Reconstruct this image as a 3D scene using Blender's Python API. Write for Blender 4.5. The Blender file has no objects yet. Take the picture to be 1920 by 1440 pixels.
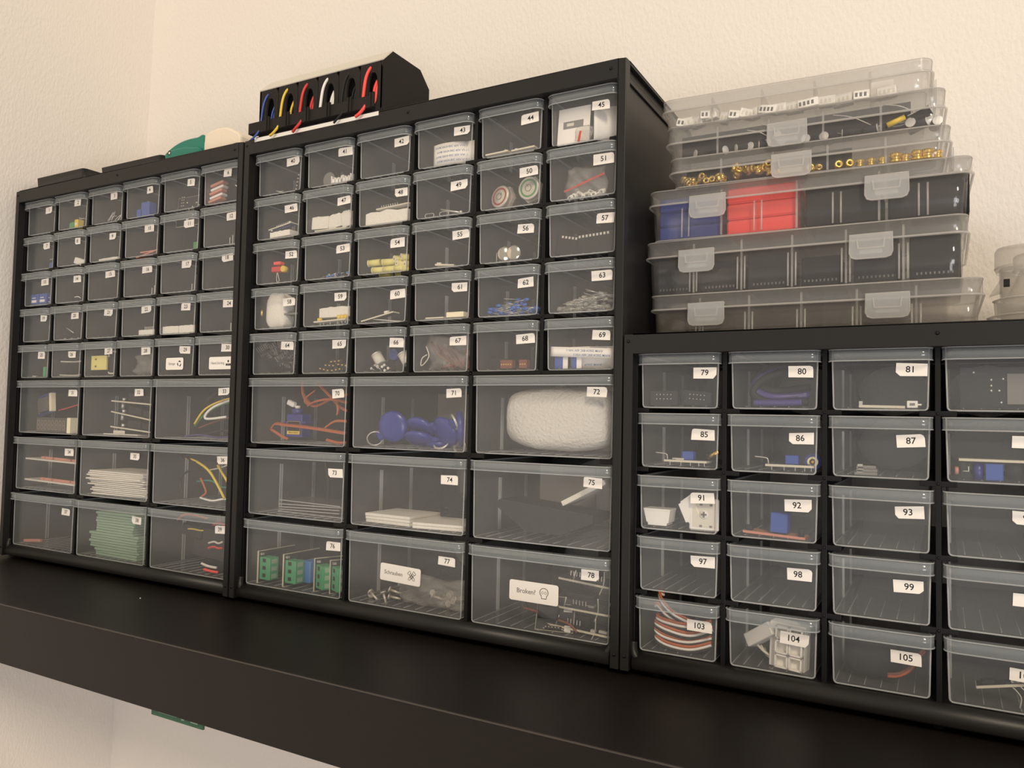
import bpy, bmesh, math, random
from mathutils import Vector, Matrix, Euler
# ---------------------------------------------------------------- camera, world, lamps, exposure
# The scene is laid out in millimetres and scaled by S to metres: x runs right along the shelf,
# y runs back to the wall, z is up from the cabinet base; the shelf top is at z = -4 mm.
S = 0.001
SC = bpy.context.scene
COL = SC.collection
PI = math.pi
cam_data = bpy.data.cameras.new('camera')
cam = bpy.data.objects.new('camera', cam_data); COL.objects.link(cam)
cam.location = (0.59470, -0.52238, 0.17482)
cam.rotation_euler = (1.61579, -0.02000, 0.50741)
cam_data.sensor_fit = 'HORIZONTAL'; cam_data.sensor_width = 36.0
cam_data.lens = 1454.65 / 1920 * 36.0
cam_data.clip_start = 0.01; cam_data.clip_end = 50
SC.camera = cam
w = bpy.data.worlds.new('room_ambient'); SC.world = w; w.use_nodes = True
w.node_tree.nodes['Background'].inputs[0].default_value = (1.0, 0.955, 0.91, 1)
w.node_tree.nodes['Background'].inputs[1].default_value = 0.38
def lamp(name, kind, loc, energy, color, size, target=None):
    d = bpy.data.lights.new(name, kind); d.energy = energy; d.color = color
    if kind == 'AREA': d.shape = 'RECTANGLE'; d.size, d.size_y = size
    else: d.shadow_soft_size = size
    o = bpy.data.objects.new(name, d); COL.objects.link(o); o.location = loc
    if target: o.rotation_euler = (Vector(target) - Vector(loc)).to_track_quat('-Z', 'Y').to_euler()
    return o
lamp('room_lamp', 'AREA', (2.30, -3.10, 2.70), 104.0, (1.0, 0.84, 0.63), (0.40, 1.10), (0.25, 0.0, 0.2))
lamp('low_fill_light', 'AREA', (1.75, -2.20, -0.70), 22.0, (0.97, 0.97, 1.0), (0.9, 0.9), (-0.1, 0.2, -0.3))  # added unseen fill, not a real window; lifts the shade under the shelf
SC.view_settings.view_transform = 'Standard'; SC.view_settings.look = 'None'
SC.view_settings.exposure = 0.07; SC.view_settings.gamma = 1.0; SC.view_settings.use_curve_mapping = False
SC.cycles.transparent_max_bounces = 40
SC.cycles.max_bounces = 8
# ---------------------------------------------------------------- materials
MATS = {}
def srgb(c):
    return tuple(((v / 255) / 12.92 if v <= 10 else (((v / 255) + .055) / 1.055) ** 2.4) for v in c) + (1,)
def noise_bump(nt, bsdf, scale, strength, dist, stretch=None, detail=4):
    tc = nt.nodes.new('ShaderNodeTexCoord'); mp = nt.nodes.new('ShaderNodeMapping')
    nz = nt.nodes.new('ShaderNodeTexNoise'); bp = nt.nodes.new('ShaderNodeBump')
    nz.inputs['Scale'].default_value = scale; nz.inputs['Detail'].default_value = detail
    if stretch: mp.inputs['Scale'].default_value = stretch
    bp.inputs['Strength'].default_value = strength; bp.inputs['Distance'].default_value = dist
    nt.links.new(tc.outputs['Object'], mp.inputs[0]); nt.links.new(mp.outputs[0], nz.inputs['Vector'])
    nt.links.new(nz.outputs[0], bp.inputs['Height']); nt.links.new(bp.outputs[0], bsdf.inputs['Normal'])
    return nz
def mat(key, rgb, rough=.5, metal=0., spec=.5, coat=0., bump=None, vary=None):
    m = bpy.data.materials.new(key); m.use_nodes = True; nt = m.node_tree
    b = nt.nodes['Principled BSDF']
    b.inputs['Base Color'].default_value = srgb(rgb); b.inputs['Roughness'].default_value = rough
    b.inputs['Metallic'].default_value = metal; b.inputs['Specular IOR Level'].default_value = spec
    b.inputs['Coat Weight'].default_value = coat
    if bump: noise_bump(nt, b, *bump)
    if vary:
        sc, c2, st = vary
        tc = nt.nodes.new('ShaderNodeTexCoord'); mp = nt.nodes.new('ShaderNodeMapping')
        nz = nt.nodes.new('ShaderNodeTexNoise'); mx = nt.nodes.new('ShaderNodeMix'); mx.data_type = 'RGBA'
        mp.inputs['Scale'].default_value = st; nz.inputs['Scale'].default_value = sc; nz.inputs['Detail'].default_value = 5
        mx.inputs[6].default_value = srgb(rgb); mx.inputs[7].default_value = srgb(c2)
        nt.links.new(tc.outputs['Object'], mp.inputs[0]); nt.links.new(mp.outputs[0], nz.inputs['Vector'])
        nt.links.new(nz.outputs[0], mx.inputs[0]); nt.links.new(mx.outputs[2], b.inputs['Base Color'])
    MATS[key] = m; return m
def clear(key, rgb, alpha, rough=.2, gloss=.6, trans=.35, bump=None, base=.03):
    """see-through plastic: a little scattering haze over transparency, plus a surface reflection"""
    m = bpy.data.materials.new(key); m.use_nodes = True; nt = m.node_tree; N = nt.nodes; L = nt.links
    N.remove(N['Principled BSDF']); out = N['Material Output']
    tr = N.new('ShaderNodeBsdfTransparent'); di = N.new('ShaderNodeBsdfDiffuse'); tl = N.new('ShaderNodeBsdfTranslucent')
    gl = N.new('ShaderNodeBsdfGlossy'); lw = N.new('ShaderNodeLayerWeight')
    di.inputs[0].default_value = srgb(rgb); tl.inputs[0].default_value = srgb(rgb)
    gl.inputs['Roughness'].default_value = rough
    m1 = N.new('ShaderNodeMixShader'); m1.inputs[0].default_value = trans; L.new(di.outputs[0], m1.inputs[1]); L.new(tl.outputs[0], m1.inputs[2])
    m2 = N.new('ShaderNodeMixShader'); m2.inputs[0].default_value = alpha; L.new(tr.outputs[0], m2.inputs[1]); L.new(m1.outputs[0], m2.inputs[2])
    pw = N.new('ShaderNodeMath'); pw.operation = 'POWER'; pw.inputs[1].default_value = 4
    ma = N.new('ShaderNodeMath'); ma.operation = 'MULTIPLY_ADD'; ma.inputs[1].default_value = gloss; ma.inputs[2].default_value = base
    lw.inputs[0].default_value = .5
    L.new(lw.outputs['Facing'], pw.inputs[0]); L.new(pw.outputs[0], ma.inputs[0])
    m3 = N.new('ShaderNodeMixShader'); L.new(ma.outputs[0], m3.inputs[0]); L.new(m2.outputs[0], m3.inputs[1]); L.new(gl.outputs[0], m3.inputs[2])
    L.new(m3.outputs[0], out.inputs[0])
    if bump:
        nz = noise_bump(nt, gl, *bump)
        bp = gl.inputs['Normal'].links[0].from_socket
        L.new(bp, di.inputs['Normal'])
    MATS[key] = m; return m
mat('wall', (238, 231, 222), .9, spec=.2, bump=(230, .36, .0022, (1.5, 1.5, 0.8), 5))
mat('floor', (120, 95, 70), .6, vary=(6, (90, 66, 46), (1, 12, 1)))
mat('shelf', (30, 25, 22), .42, spec=.25, bump=(60, .12, .0006, (1, 26, 26)), vary=(40, (24, 20, 17), (.6, 22, 22)))
mat('dark_red', (150, 48, 46), .4); mat('highlight_strip', (66, 60, 54), .4)
mat('ivory', (238, 224, 202), .45)
mat('frame', (33, 32, 31), .42, spec=.35, bump=(900, .10, .0003))
mat('grid', (21, 21, 21), .45, spec=.25)
mat('black', (22, 22, 23), .5); mat('matte_black', (42, 38, 36), .8, spec=.25, bump=(500, .2, .0004, (1, 1, 6)))
mat('dark_grey', (46, 46, 48), .7, spec=.25); mat('charcoal', (33, 33, 35), .8, spec=.2)
mat('paper', (244, 238, 230), .55, bump=(400, .08, .0004)); mat('ink', (18, 16, 22), .6)
mat('grey_ink', (120, 118, 116), .7); mat('blue_ink', (96, 120, 160), .6)
mat('white', (236, 232, 224), .4); mat('cream', (238, 228, 196), .45); mat('off_white', (214, 208, 194), .5)
mat('foam', (232, 226, 214), .8, spec=.3, bump=(700, .7, .001)); mat('bubble', (212, 207, 198), .45, spec=.6, bump=(420, .9, .0016))
mat('pcb_edge', (208, 200, 178), .5); mat('pcb_black', (28, 30, 34), .45); mat('pcb_blue', (32, 58, 120), .4)
mat('pcb_green', (38, 92, 66), .45); mat('pale_green', (150, 176, 152), .6); mat('copper_board', (196, 148, 118), .5)
mat('tin', (218, 214, 206), .35, .6, spec=.8); mat('steel', (214, 206, 192), .42, .55, spec=.8); mat('brass', (236, 202, 118), .28, .85)
mat('chrome', (220, 210, 190), .12, 1.)
mat('gold', (226, 186, 104), .3, 1.); mat('blue', (58, 84, 160), .4); mat('deep_blue', (38, 44, 122), .32)
mat('fob_blue', (44, 54, 138), .3); mat('sky_blue', (70, 130, 196), .4); mat('led_blue', (56, 104, 190), .25)
mat('red', (206, 54, 48), .4); mat('bright_red', (250, 84, 76), .45); mat('orange', (182, 94, 48), .4); mat('yellow', (228, 194, 66), .4)
mat('pale_yellow', (226, 214, 130), .5); mat('green', (66, 138, 74), .4); mat('terminal_green', (74, 158, 110), .4)
mat('teal', (28, 122, 104), .35); mat('brown', (120, 66, 50), .5); mat('salmon', (206, 138, 118), .5)
mat('navy_block', (58, 72, 146), .6); mat('grey_plastic', (120, 116, 112), .5); mat('purple', (74, 62, 122), .35)
mat('display', (92, 88, 84), .3); mat('rubber', (20, 20, 22), .7); mat('segment', (150, 140, 126), .5); mat('screen', (150, 144, 136), .35)
clear('clear', (238, 240, 242), .060, .16, .45)
clear('clear_edge', (228, 230, 230), .45, .2, .5)
clear('lip', (222, 232, 236), .165, .13, .6, base=.055)
clear('lid_clear', (228, 226, 222), .135, .14, .5, base=.05)
clear('box_cloudy', (214, 206, 196), .12, .12, .5, base=.05)
clear('box_clear', (216, 212, 208), .075, .12, .5, base=.05)
clear('jar_clear', (222, 216, 206), .30, .25, .5)
clear('box_edge', (228, 224, 218), .42, .2, .6)
clear('latch', (230, 230, 228), .38, .2, .5)
clear('bag', (222, 216, 208), .23, .15, .9, bump=(260, .8, .002))
clear('led_clear', (225, 222, 212), .35, .12, .8)
clear('strap_red', (232, 90, 74), .65, .3, .4)
# ---------------------------------------------------------------- mesh builder
class MB:
    def __init__(s): s.v = []; s.f = []; s.mi = []; s.sm = []; s.keys = []; s.M = Matrix.Identity(4); s.smooth = False
    def k(s, m):
        if m not in s.keys: s.keys.append(m)
        return s.keys.index(m)
    def add(s, vs, fs, m, smooth=False):
        b = len(s.v); M = s.M
        s.v += [M @ Vector(p) for p in vs]; i = s.k(m)
        for f in fs: s.f.append([b + j for j in f]); s.mi.append(i); s.sm.append(smooth)
        return s
    def box(s, x0, x1, y0, y1, z0, z1, m):
        vs = [(x, y, z) for z in (z0, z1) for y in (y0, y1) for x in (x0, x1)]
        return s.add(vs, [(0, 2, 3, 1), (4, 5, 7, 6), (0, 1, 5, 4), (2, 6, 7, 3), (0, 4, 6, 2), (1, 3, 7, 5)], m)
    def cbox(s, c, d, m, rot=None, ch=0.):
        """centred box, optional Euler rotation (degrees) and chamfer"""
        a = [h / 2 for h in d]; old = s.M
        s.M = old @ Matrix.Translation(c) @ (Euler([math.radians(r) for r in rot]).to_matrix().to_4x4() if rot else Matrix.Identity(4))
        if ch <= 0: s.box(-a[0], a[0], -a[1], a[1], -a[2], a[2], m)
        else:
            x, y, z = a; p = x - ch; q = y - ch; r = z - ch
            pl = [(-p, -y), (p, -y), (x, -q), (x, q), (p, y), (-p, y), (-x, q), (-x, -q)]
            pi = [(-p, -q), (p, -q), (p, -q), (p, q), (p, q), (-p, q), (-p, q), (-p, -q)]
            vs = [(u, v, -z) for u, v in pi] + [(u, v, -r) for u, v in pl] + [(u, v, r) for u, v in pl] + [(u, v, z) for u, v in pi]
            fs = [tuple(range(7, -1, -1)), tuple(range(24, 32))]
            for k in range(3):
                for j in range(8): fs.append((k * 8 + j, k * 8 + (j + 1) % 8, k * 8 + 8 + (j + 1) % 8, k * 8 + 8 + j))
            s.add(vs, fs, m)
        s.M = old; return s
    def cyl(s, p0, p1, r0, m, r1=None, n=14, caps=True, smooth=True):
        r1 = r0 if r1 is None else r1; a = Vector(p0); b = Vector(p1); d = (b - a).normalized()
        u = d.orthogonal().normalized(); v = d.cross(u)
        vs = [c + (u * math.cos(2 * PI * i / n) + v * math.sin(2 * PI * i / n)) * r for c, r in ((a, r0), (b, r1)) for i in range(n)]
        s.add(vs, [(i, (i + 1) % n, n + (i + 1) % n, n + i) for i in range(n)], m, smooth)
        if caps: s.add(vs, [tuple(range(n - 1, -1, -1)), tuple(range(n, 2 * n))], m)
        return s
    def lathe(s, prof, m, c=(0, 0, 0), n=28, axis='z'):
        vs = []; 
        for r, h in prof:
            for i in range(n):
                a = 2 * PI * i / n; x, y = r * math.cos(a), r * math.sin(a)
                vs.append((c[0] + x, c[1] + y, c[2] + h) if axis == 'z' else (c[0] + x, c[1] + h, c[2] + y))
        fs = [(k * n + i, k * n + (i + 1) % n, (k + 1) * n + (i + 1) % n, (k + 1) * n + i) for k in range(len(prof) - 1) for i in range(n)]
        return s.add(vs, fs, m, True)
    def tube(s, pts, r, m, n=7, sub=5, closed=False, flat=None):
        P = [Vector(p) for p in pts]
        if sub > 1 and len(P) > 2:
            Q = []; L = len(P); rng = range(L if closed else L - 1)
            for i in rng:
                p0 = P[(i - 1) % L] if closed or i > 0 else P[0]; p1 = P[i]; p2 = P[(i + 1) % L]; p3 = P[(i + 2) % L] if closed or i + 2 < L else P[-1]
                for j in range(sub):
                    t = j / sub; Q.append(.5 * ((2 * p1) + (p2 - p0) * t + (2 * p0 - 5 * p1 + 4 * p2 - p3) * t * t + (3 * p1 - p0 - 3 * p2 + p3) * t ** 3))
            if not closed: Q.append(P[-1])
            P = Q
        vs = []; L = len(P); u = None
        for i, p in enumerate(P):
            d = (P[(i + 1) % L] - P[i - 1]) if closed else (P[min(i + 1, L - 1)] - P[max(i - 1, 0)])
            d.normalize()
            u = d.orthogonal() if u is None else (u - d * u.dot(d))
            if u.length < 1e-6: u = d.orthogonal()
            u.normalize(); v = d.cross(u)
            for j in range(n):
                a = 2 * PI * j / n; vs.append(p + (u * math.cos(a) + v * math.sin(a)) * r)
        fs = [(i * n + j, i * n + (j + 1) % n, ((i + 1) % L) * n + (j + 1) % n, ((i + 1) % L) * n + j) for i in range(L if closed else L - 1) for j in range(n)]
        if not closed: fs += [tuple(range(n - 1, -1, -1)), tuple((L - 1) * n + j for j in range(n))]
        return s.add(vs, fs, m, True)
    def prism(s, pts, a, b, m, axis='y', smooth=False):
        """closed 2-D outline extruded from a to b; axis y takes (x,z) pairs, x takes (y,z), z takes (x,y)"""
        n = len(pts)
        g = {'y': lambda p, h: (p[0], h, p[1]), 'x': lambda p, h: (h, p[0], p[1]), 'z': lambda p, h: (p[0], p[1], h)}[axis]
        vs = [g(p, a) for p in pts] + [g(p, b) for p in pts]
        s.add(vs, [(i, (i + 1) % n, n + (i + 1) % n, n + i) for i in range(n)], m, smooth)
        return s.add(vs, [tuple(range(n - 1, -1, -1)), tuple(range(n, 2 * n))], m)
    def ball(s, c, r, m, n=12, sq=(1, 1, 1)):
        vs = []; k = n // 2
        for i in range(k + 1):
            t = PI * i / k
            for j in range(n): a = 2 * PI * j / n; vs.append((c[0] + r * sq[0] * math.sin(t) * math.cos(a), c[1] + r * sq[1] * math.sin(t) * math.sin(a), c[2] + r * sq[2] * math.cos(t)))
        return s.add(vs, [(i * n + j, i * n + (j + 1) % n, (i + 1) * n + (j + 1) % n, (i + 1) * n + j) for i in range(k) for j in range(n)], m, True)
    def sheet(s, nx, nz, fn, m, th=0., smooth=True):
        vs = [fn(i / nx, j / nz) for j in range(nz + 1) for i in range(nx + 1)]
        fs = [(j * (nx + 1) + i, j * (nx + 1) + i + 1, (j + 1) * (nx + 1) + i + 1, (j + 1) * (nx + 1) + i) for j in range(nz) for i in range(nx)]
        return s.add(vs, fs, m, smooth)
    def mesh(s, name, clean=True):
        me = bpy.data.meshes.new(name)
        me.from_pydata([v * S for v in s.v], [], s.f)
        for k in s.keys: me.materials.append(MATS[k])
        me.polygons.foreach_set('material_index', s.mi); me.polygons.foreach_set('use_smooth', s.sm)
        if clean:
            bm = bmesh.new(); bm.from_mesh(me); bmesh.ops.remove_doubles(bm, verts=bm.verts, dist=1e-7)
            bmesh.ops.recalc_face_normals(bm, faces=bm.faces); bm.to_mesh(me); bm.free()
        me.update(); return me
def obj(name, mb, parent=None, loc=(0, 0, 0), rot=None, bevel=0., solid=0.):
    me = mb if isinstance(mb, bpy.types.Mesh) else mb.mesh(name)
    o = bpy.data.objects.new(name, me); COL.objects.link(o)
    o.location = Vector(loc) * S
    if rot: o.rotation_euler = [math.radians(r) for r in rot]
    if parent: o.parent = parent
    if solid: q = o.modifiers.new('solid', 'SOLIDIFY'); q.thickness = solid * S; q.offset = 0
    if bevel: b = o.modifiers.new('bevel', 'BEVEL'); b.width = bevel * S; b.segments = 2; b.limit_method = 'ANGLE'
    return o
def tag(o, label, cat, group=None):
    o['label'] = label; o['category'] = cat
    if group: o['group'] = group
    return o
def empty(name, loc, label, cat, group=None, rot=None):
    o = bpy.data.objects.new(name, None); COL.objects.link(o); o.location = Vector(loc) * S; o.empty_display_size = .01
    if rot: o.rotation_euler = [math.radians(r) for r in rot]
    return tag(o, label, cat, group)
def struct(name, mb): o = obj(name, mb); o['kind'] = 'structure'; return o
_glyph = {}
def text_mesh(s, size):
    """outline of a text as (verts, faces) in mm, centred on its own box"""
    if (s, size) in _glyph: return _glyph[(s, size)]
    cu = bpy.data.curves.new('t', 'FONT'); cu.body = s; cu.size = size; cu.align_x = 'CENTER'; cu.align_y = 'CENTER'; cu.resolution_u = 3; cu.offset = .012 * size
    ob = bpy.data.objects.new('t', cu); COL.objects.link(ob)
    me = bpy.data.meshes.new_from_object(ob)
    r = ([tuple(v.co) for v in me.vertices], [tuple(p.vertices) for p in me.polygons])
    bpy.data.objects.remove(ob); bpy.data.meshes.remove(me); bpy.data.curves.remove(cu)
    _glyph[(s, size)] = r; return r
def write(mb, s, size, x, z, y, m='ink', rot=0, sx=1.):
    vs, fs = text_mesh(s, size); c, q = math.cos(math.radians(rot)), math.sin(math.radians(rot))
    mb.add([(x + (a * sx) * c - b * q, y, z + (a * sx) * q + b * c) for a, b, _ in vs], fs, m)
def ring(c, R, r, m, mb, n=24, plane='xz', rot=None):
    pts = []
    E = Euler([math.radians(t) for t in rot]).to_matrix() if rot else None
    for i in range(n):
        a = 2 * PI * i / n; p = Vector((R * math.cos(a), 0, R * math.sin(a))) if plane == 'xz' else Vector((R * math.cos(a), R * math.sin(a), 0))
        if E: p = E @ p
        pts.append(p + Vector(c))
    mb.tube(pts, r, m, n=6, sub=1, closed=True)
# ---------------------------------------------------------------- the setting
m = MB()
# back wall and left wall meet in a corner line that leans slightly (old plaster): x at height z
YW = 176.
def xl(z): return -414.3 + z * .0254
m.add([(xl(-1300), YW, -1300), (3000, YW, -1300), (3000, YW, 1500), (xl(1500), YW, 1500),
       (xl(-1300), YW + 60, -1300), (3000, YW + 60, -1300), (3000, YW + 60, 1500), (xl(1500), YW + 60, 1500)],
      [(0, 1, 2, 3), (7, 6, 5, 4), (0, 4, 5, 1), (3, 2, 6, 7), (0, 3, 7, 4), (1, 5, 6, 2)], 'wall')
struct('wall_back', m)
m = MB()
m.add([(xl(-1300) - 60, -2600, -1300), (xl(-1300), -2600, -1300), (xl(1500), -2600, 1500), (xl(1500) - 60, -2600, 1500),
       (xl(-1300) - 60, YW + 60, -1300), (xl(-1300), YW + 60, -1300), (xl(1500), YW + 60, 1500), (xl(1500) - 60, YW + 60, 1500)],
      [(0, 1, 2, 3), (7, 6, 5, 4), (0, 4, 5, 1), (3, 2, 6, 7), (0, 3, 7, 4), (1, 5, 6, 2)], 'wall')
struct('wall_left', m)
struct('floor', MB().box(-560, 3000, -2600, 242, -1340, -1300, 'floor'))
sh = MB().box(-413.5, 1500, -119.3, 175.5, -57, -4, 'shelf')
o = obj('wall_shelf', sh, bevel=.4); obj('edge_highlight', MB().box(-413, 1500, -119.7, -118.6, -4.7, -3.85, 'highlight_strip'), o); tag(o, 'long black-brown wood-grain wall shelf carrying the three drawer cabinets', 'shelf')  # thin lighter strip paints the bevel highlight along the shelf's top front edge
# ---------------------------------------------------------------- drawer cabinets
X0 = {1: -395.7, 2: 0., 3: 394.8}
ZS = {1: [425, 381.5, 338, 294.4, 250.8], 2: [425, 381.5, 338, 294.4, 250.8], 3: [222.6, 180.6, 136.8, 94, 51.4]}
ZB = [208.4, 141.2, 74.4]; FY = 10.; W = 393.6; D = 168.
def cell(n):
    if n <= 39: c, k = 1, n - 1
    elif n <= 78: c, k = 2, n - 40
    else: c, k = 3, n - 79
    if k < 30:
        r, q = divmod(k, 6); x = X0[c] + 6 + 63.6 * (q + .5); return c, x, ZS[c][r], (38. if c < 3 else 37.6), 's'
    r, q = divmod(k - 30, 3); return c, X0[c] + 6 + 127.2 * (q + .5), ZB[r], 61.3, 'b'
def P(n, loc):
    """drawer n's own millimetres (x from its middle, y behind its front face, z above its underside) to the room's"""
    c, x, zt, H, _ = cell(n); return (x + loc[0], FY + loc[1], zt - H + loc[2])
def drawer_meshes(w2, H, name, ribs, slots, D=142., r=2.2, t=1.1):
    tp = .9
    def path(w, r, z0, ztop):
        q = [(-w, ztop), (-w + tp, z0 + r)]
        for i in range(1, 5): a = PI / 2 * i / 4; q.append((-w + tp + r - r * math.cos(a), z0 + r - r * math.sin(a)))
        return q + [(-x, z) for x, z in reversed(q)]
    out = path(w2, r, 0, H); inn = path(w2 - t, max(r - t, .6), t, H)
    b = MB()
    b.prism(out, 0, t, 'clear')
    n = len(out); vs = [(x, y, z) for y in (t, D - t) for x, z in out] + [(x, y, z) for y in (t, D - t) for x, z in inn]
    fs = []
    for i in range(n - 1):
        fs += [(i, i + 1, n + i + 1, n + i), (2 * n + i, 3 * n + i, 3 * n + i + 1, 2 * n + i + 1)]
    fs += [(0, n, 3 * n, 2 * n), (n - 1, 3 * n - 1, 4 * n - 1, 2 * n - 1)]
    b.add(vs, fs, 'clear')
    b.prism([(x, z if z < H - 1 else H - 3) for x, z in out], D - t, D, 'clear')
    b.tube([(x, .3, z) for x, z in out[:-1]] + [(out[-1][0], .3, H - .5)], .55, 'clear_edge', n=6, sub=1)
    for sx in (-1, 1):
        b.tube([(sx * (w2 - tp - r * .3), 1, r * .3), (sx * (w2 - tp - r * .3), D - 2, r * .3)], .3, 'clear_edge', n=4, sub=1)
        b.box(sx * w2 - .5, sx * w2 + .5, 1.2, D, H - 1.2, H, 'clear_edge')
        for y in slots:
            b.box(min(sx * (w2 - t), sx * (w2 - t - 1.3)), max(sx * (w2 - t), sx * (w2 - t - 1.3)), y, y + .9, t + .5, H * .74, 'clear_edge')
            b.box(min(sx * (w2 - t), sx * (w2 - t - 1.3)), max(sx * (w2 - t), sx * (w2 - t - 1.3)), y + 2.6, y + 3.5, t + .5, H * .74, 'clear_edge')
    for i in range(ribs):
        x = -w2 + 2 * w2 * (i + 1) / (ribs + 1); b.box(x - .25, x + .25, 2, 60, t, t + .45, 'clear_edge')
    body = b.mesh(name)
    # front grip: a plan outline with swept corners, a top plate and a downward skirt
    W2 = w2 + 1.8; cv = 7. if ribs < 7 else 9.
    pl = [(-W2, 1.0), (-W2, -1.5)] + [(-W2 + cv * (1 - math.cos(a)) , -1.5 - 5.2 * math.sin(a)) for a in [PI / 2 * k / 5 for k in range(1, 6)]]
    pl = pl + [(-x, y) for x, y in reversed(pl)]
    h = MB(); n = len(pl); sk = 7.2; e = 1.1
    inn = [((abs(x) - e) * (1 if x > 0 else -1), min(y + (e if y < 0 else 0), 1.0)) for x, y in pl]
    vs = [(x, y, H - sk) for x, y in pl] + [(x, y, H + .1) for x, y in pl] + [(x, y, H - sk) for x, y in inn] + [(x, y, H - 1) for x, y in inn]
    fs = []
    for i in range(n - 1):
        fs += [(i, i + 1, n + i + 1, n + i), (2 * n + i, 3 * n + i, 3 * n + i + 1, 2 * n + i + 1), (i, 2 * n + i, 2 * n + i + 1, i + 1)]
    h.add(vs, fs, 'lip', True)
    h.add(vs, [tuple(range(n, 2 * n)), tuple(range(4 * n - 1, 3 * n - 1, -1)), (0, n, 3 * n, 2 * n), (n - 1, 3 * n - 1, 4 * n - 1, 2 * n - 1)], 'lip')
    h.tube([(x, y, H - sk) for x, y in pl], .45, 'clear_edge', n=5, sub=1)
    h.tube([(x, y, H) for x, y in pl], .42, 'clear_edge', n=5, sub=1)
    return body, h.mesh('handle')
DM = {'s2': drawer_meshes(27.4, 38., 'drawer_small', 5, (44, 92)), 's3': drawer_meshes(27.4, 37.6, 'drawer_low', 5, (44, 92)),
      'b': drawer_meshes(59.0, 61.3, 'drawer_large', 9, (38, 84))}
NT = {1:(15.4,27.0),2:(10.1,29.1),3:(13.1,29.0),4:(11.5,27.7),5:(14.1,27.2),6:(7.0,29.5),7:(13.4,27.4),8:(11.4,27.3),9:(13.4,26.5),10:(13.3,29.0),11:(13.3,27.5),12:(12.4,28.4),13:(13.6,27.1),14:(13.7,26.4),15:(12.5,27.4),16:(12.6,27.9),17:(14.1,28.5),18:(8.4,30.3),19:(13.8,27.1),20:(12.8,27.3),21:(13.6,27.8),22:(13.6,28.1),23:(13.3,27.6),24:(14.7,27.4),25:(14.1,26.6),26:(11.1,25.9),27:(16.6,28.4),28:(15.6,26.9),29:(15.1,26.4),30:(14.7,26.9),31:(47.3,47.3),32:(38.7,48.0),33:(45.0,49.2),34:(46.4,46.7),35:(36.9,46.6),36:(45.6,48.5),37:(45.4,45.5),38:(45.7,46.1),39:(45.4,47.5),40:(16.8,28.7),41:(17.2,28.2),42:(18.8,27.2),43:(18.5,26.6),44:(17.5,26.0),45:(14.3,25.7),46:(18.1,26.8),47:(19.0,26.2),48:(18.6,25.6),49:(15.6,24.2),50:(18.9,26.6),51:(19.7,27.3),52:(18.7,25.9),53:(18.8,25.8),54:(16.6,25.4),55:(17.8,26.0),56:(15.1,25.0),57:(18.7,25.7),58:(19.4,24.4),59:(17.3,25.7),60:(19.2,24.2),61:(19.5,26.0),62:(16.5,25.4),63:(18.5,26.5),64:(18.5,26.7),65:(19.0,26.3),66:(20.0,25.7),67:(18.1,25.2),68:(17.0,24.9),69:(17.9,25.5),70:(48.8,47.3),71:(47.4,47.9),72:(45.7,48.9),73:(48.5,43.4),74:(44.7,44.0),75:(43.4,49.1),76:(48.6,45.3),77:(44.0,44.7),78:(44.1,48.1),79:(19.1,24.3),80:(17.7,24.3),81:(18.3,24.8),85:(18.0,23.6),86:(17.1,22.9),87:(17.3,23.2),88:(14.2,24.2),91:(16.6,23.9),92:(15.0,23.2),93:(15.5,23.6),94:(13.1,24.6),97:(19.9,23.5),98:(15.8,21.9),99:(15.9,21.5),100:(14.5,21.3),103:(15.5,22.3),104:(13.3,23.1),105:(13.8,21.8),106:(11.3,21.4)}
RT = random.Random(5)
def number_tag(n, parent):
    x, z = NT[n]; b = MB(); s = str(n); w = {1: 11, 2: 15.5, 3: 16.5}[len(s)] + RT.uniform(-1.6, 1.6)
    if n >= 79: w = 16.3 + RT.uniform(-1, 1.4); h0 = 8
    if n in (7, 1, 19): w = 13
    h = 7.5 + RT.uniform(-.4, .5); a = RT.uniform(-3.5, 3.5); c = RT.choice((0, 1, 1, 2, 3))
    off = RT.uniform(-2, 2)
    X, Z = w / 2, h / 2; k = 2.2
    q = {0: [(-X, -Z), (X, -Z), (X, Z), (-X + k, Z), (-X + .5, Z - .5), (-X, Z - k)], 1: [(-X, -Z), (X, -Z), (X, Z - k), (X - .6, Z - .6), (X - k, Z), (-X, Z)],
         2: [(-X + k, -Z), (X, -Z), (X, Z), (-X, Z), (-X, -Z + k)], 3: [(-X, -Z), (X - k, -Z), (X, -Z + k), (X, Z), (-X, Z)]}[c]
    q = [(u + RT.uniform(-.25, .25), v + RT.uniform(-.25, .25)) for u, v in q]
    ca, sa = math.cos(math.radians(a)), math.sin(math.radians(a))
    b.prism([(u * ca - v * sa + off * .5, u * sa + v * ca) for u, v in q], -.16, -.02, 'paper')
    write(b, s, 5.5, 0, 0, -.2, 'ink', a)
    X1 = 27.4 if cell(n)[4] == 's' else 59.
    x = min(x, X1 - 1.5 - X)
    o = obj('number_tag', b, parent, (x, 0, z)); o['label'] = 'white paper tag printed %d' % n
    return o
def sticker(n, parent, w, h, s, x, z, icon, tx, rot=0, size=4.4):
    b = MB(); r = 1.8; pts = []
    for cx, cz, a0 in ((w / 2 - r, h / 2 - r, 0), (-w / 2 + r, h / 2 - r, 90), (-w / 2 + r, -h / 2 + r, 180), (w / 2 - r, -h / 2 + r, 270)):
        for k in range(4): a = math.radians(a0 + 30 * k); pts.append((cx + r * math.cos(a), cz + r * math.sin(a)))
    b.prism(pts, -.18, -.02, 'paper'); write(b, s, size, tx, 0, -.22, 'grey_ink'); icon(b, w / 2)
    o = obj('sticker', b, parent, (x, 0, z), (0, rot, 0)); o['label'] = 'white rounded sticker reading ' + s.replace('?', '')
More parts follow.
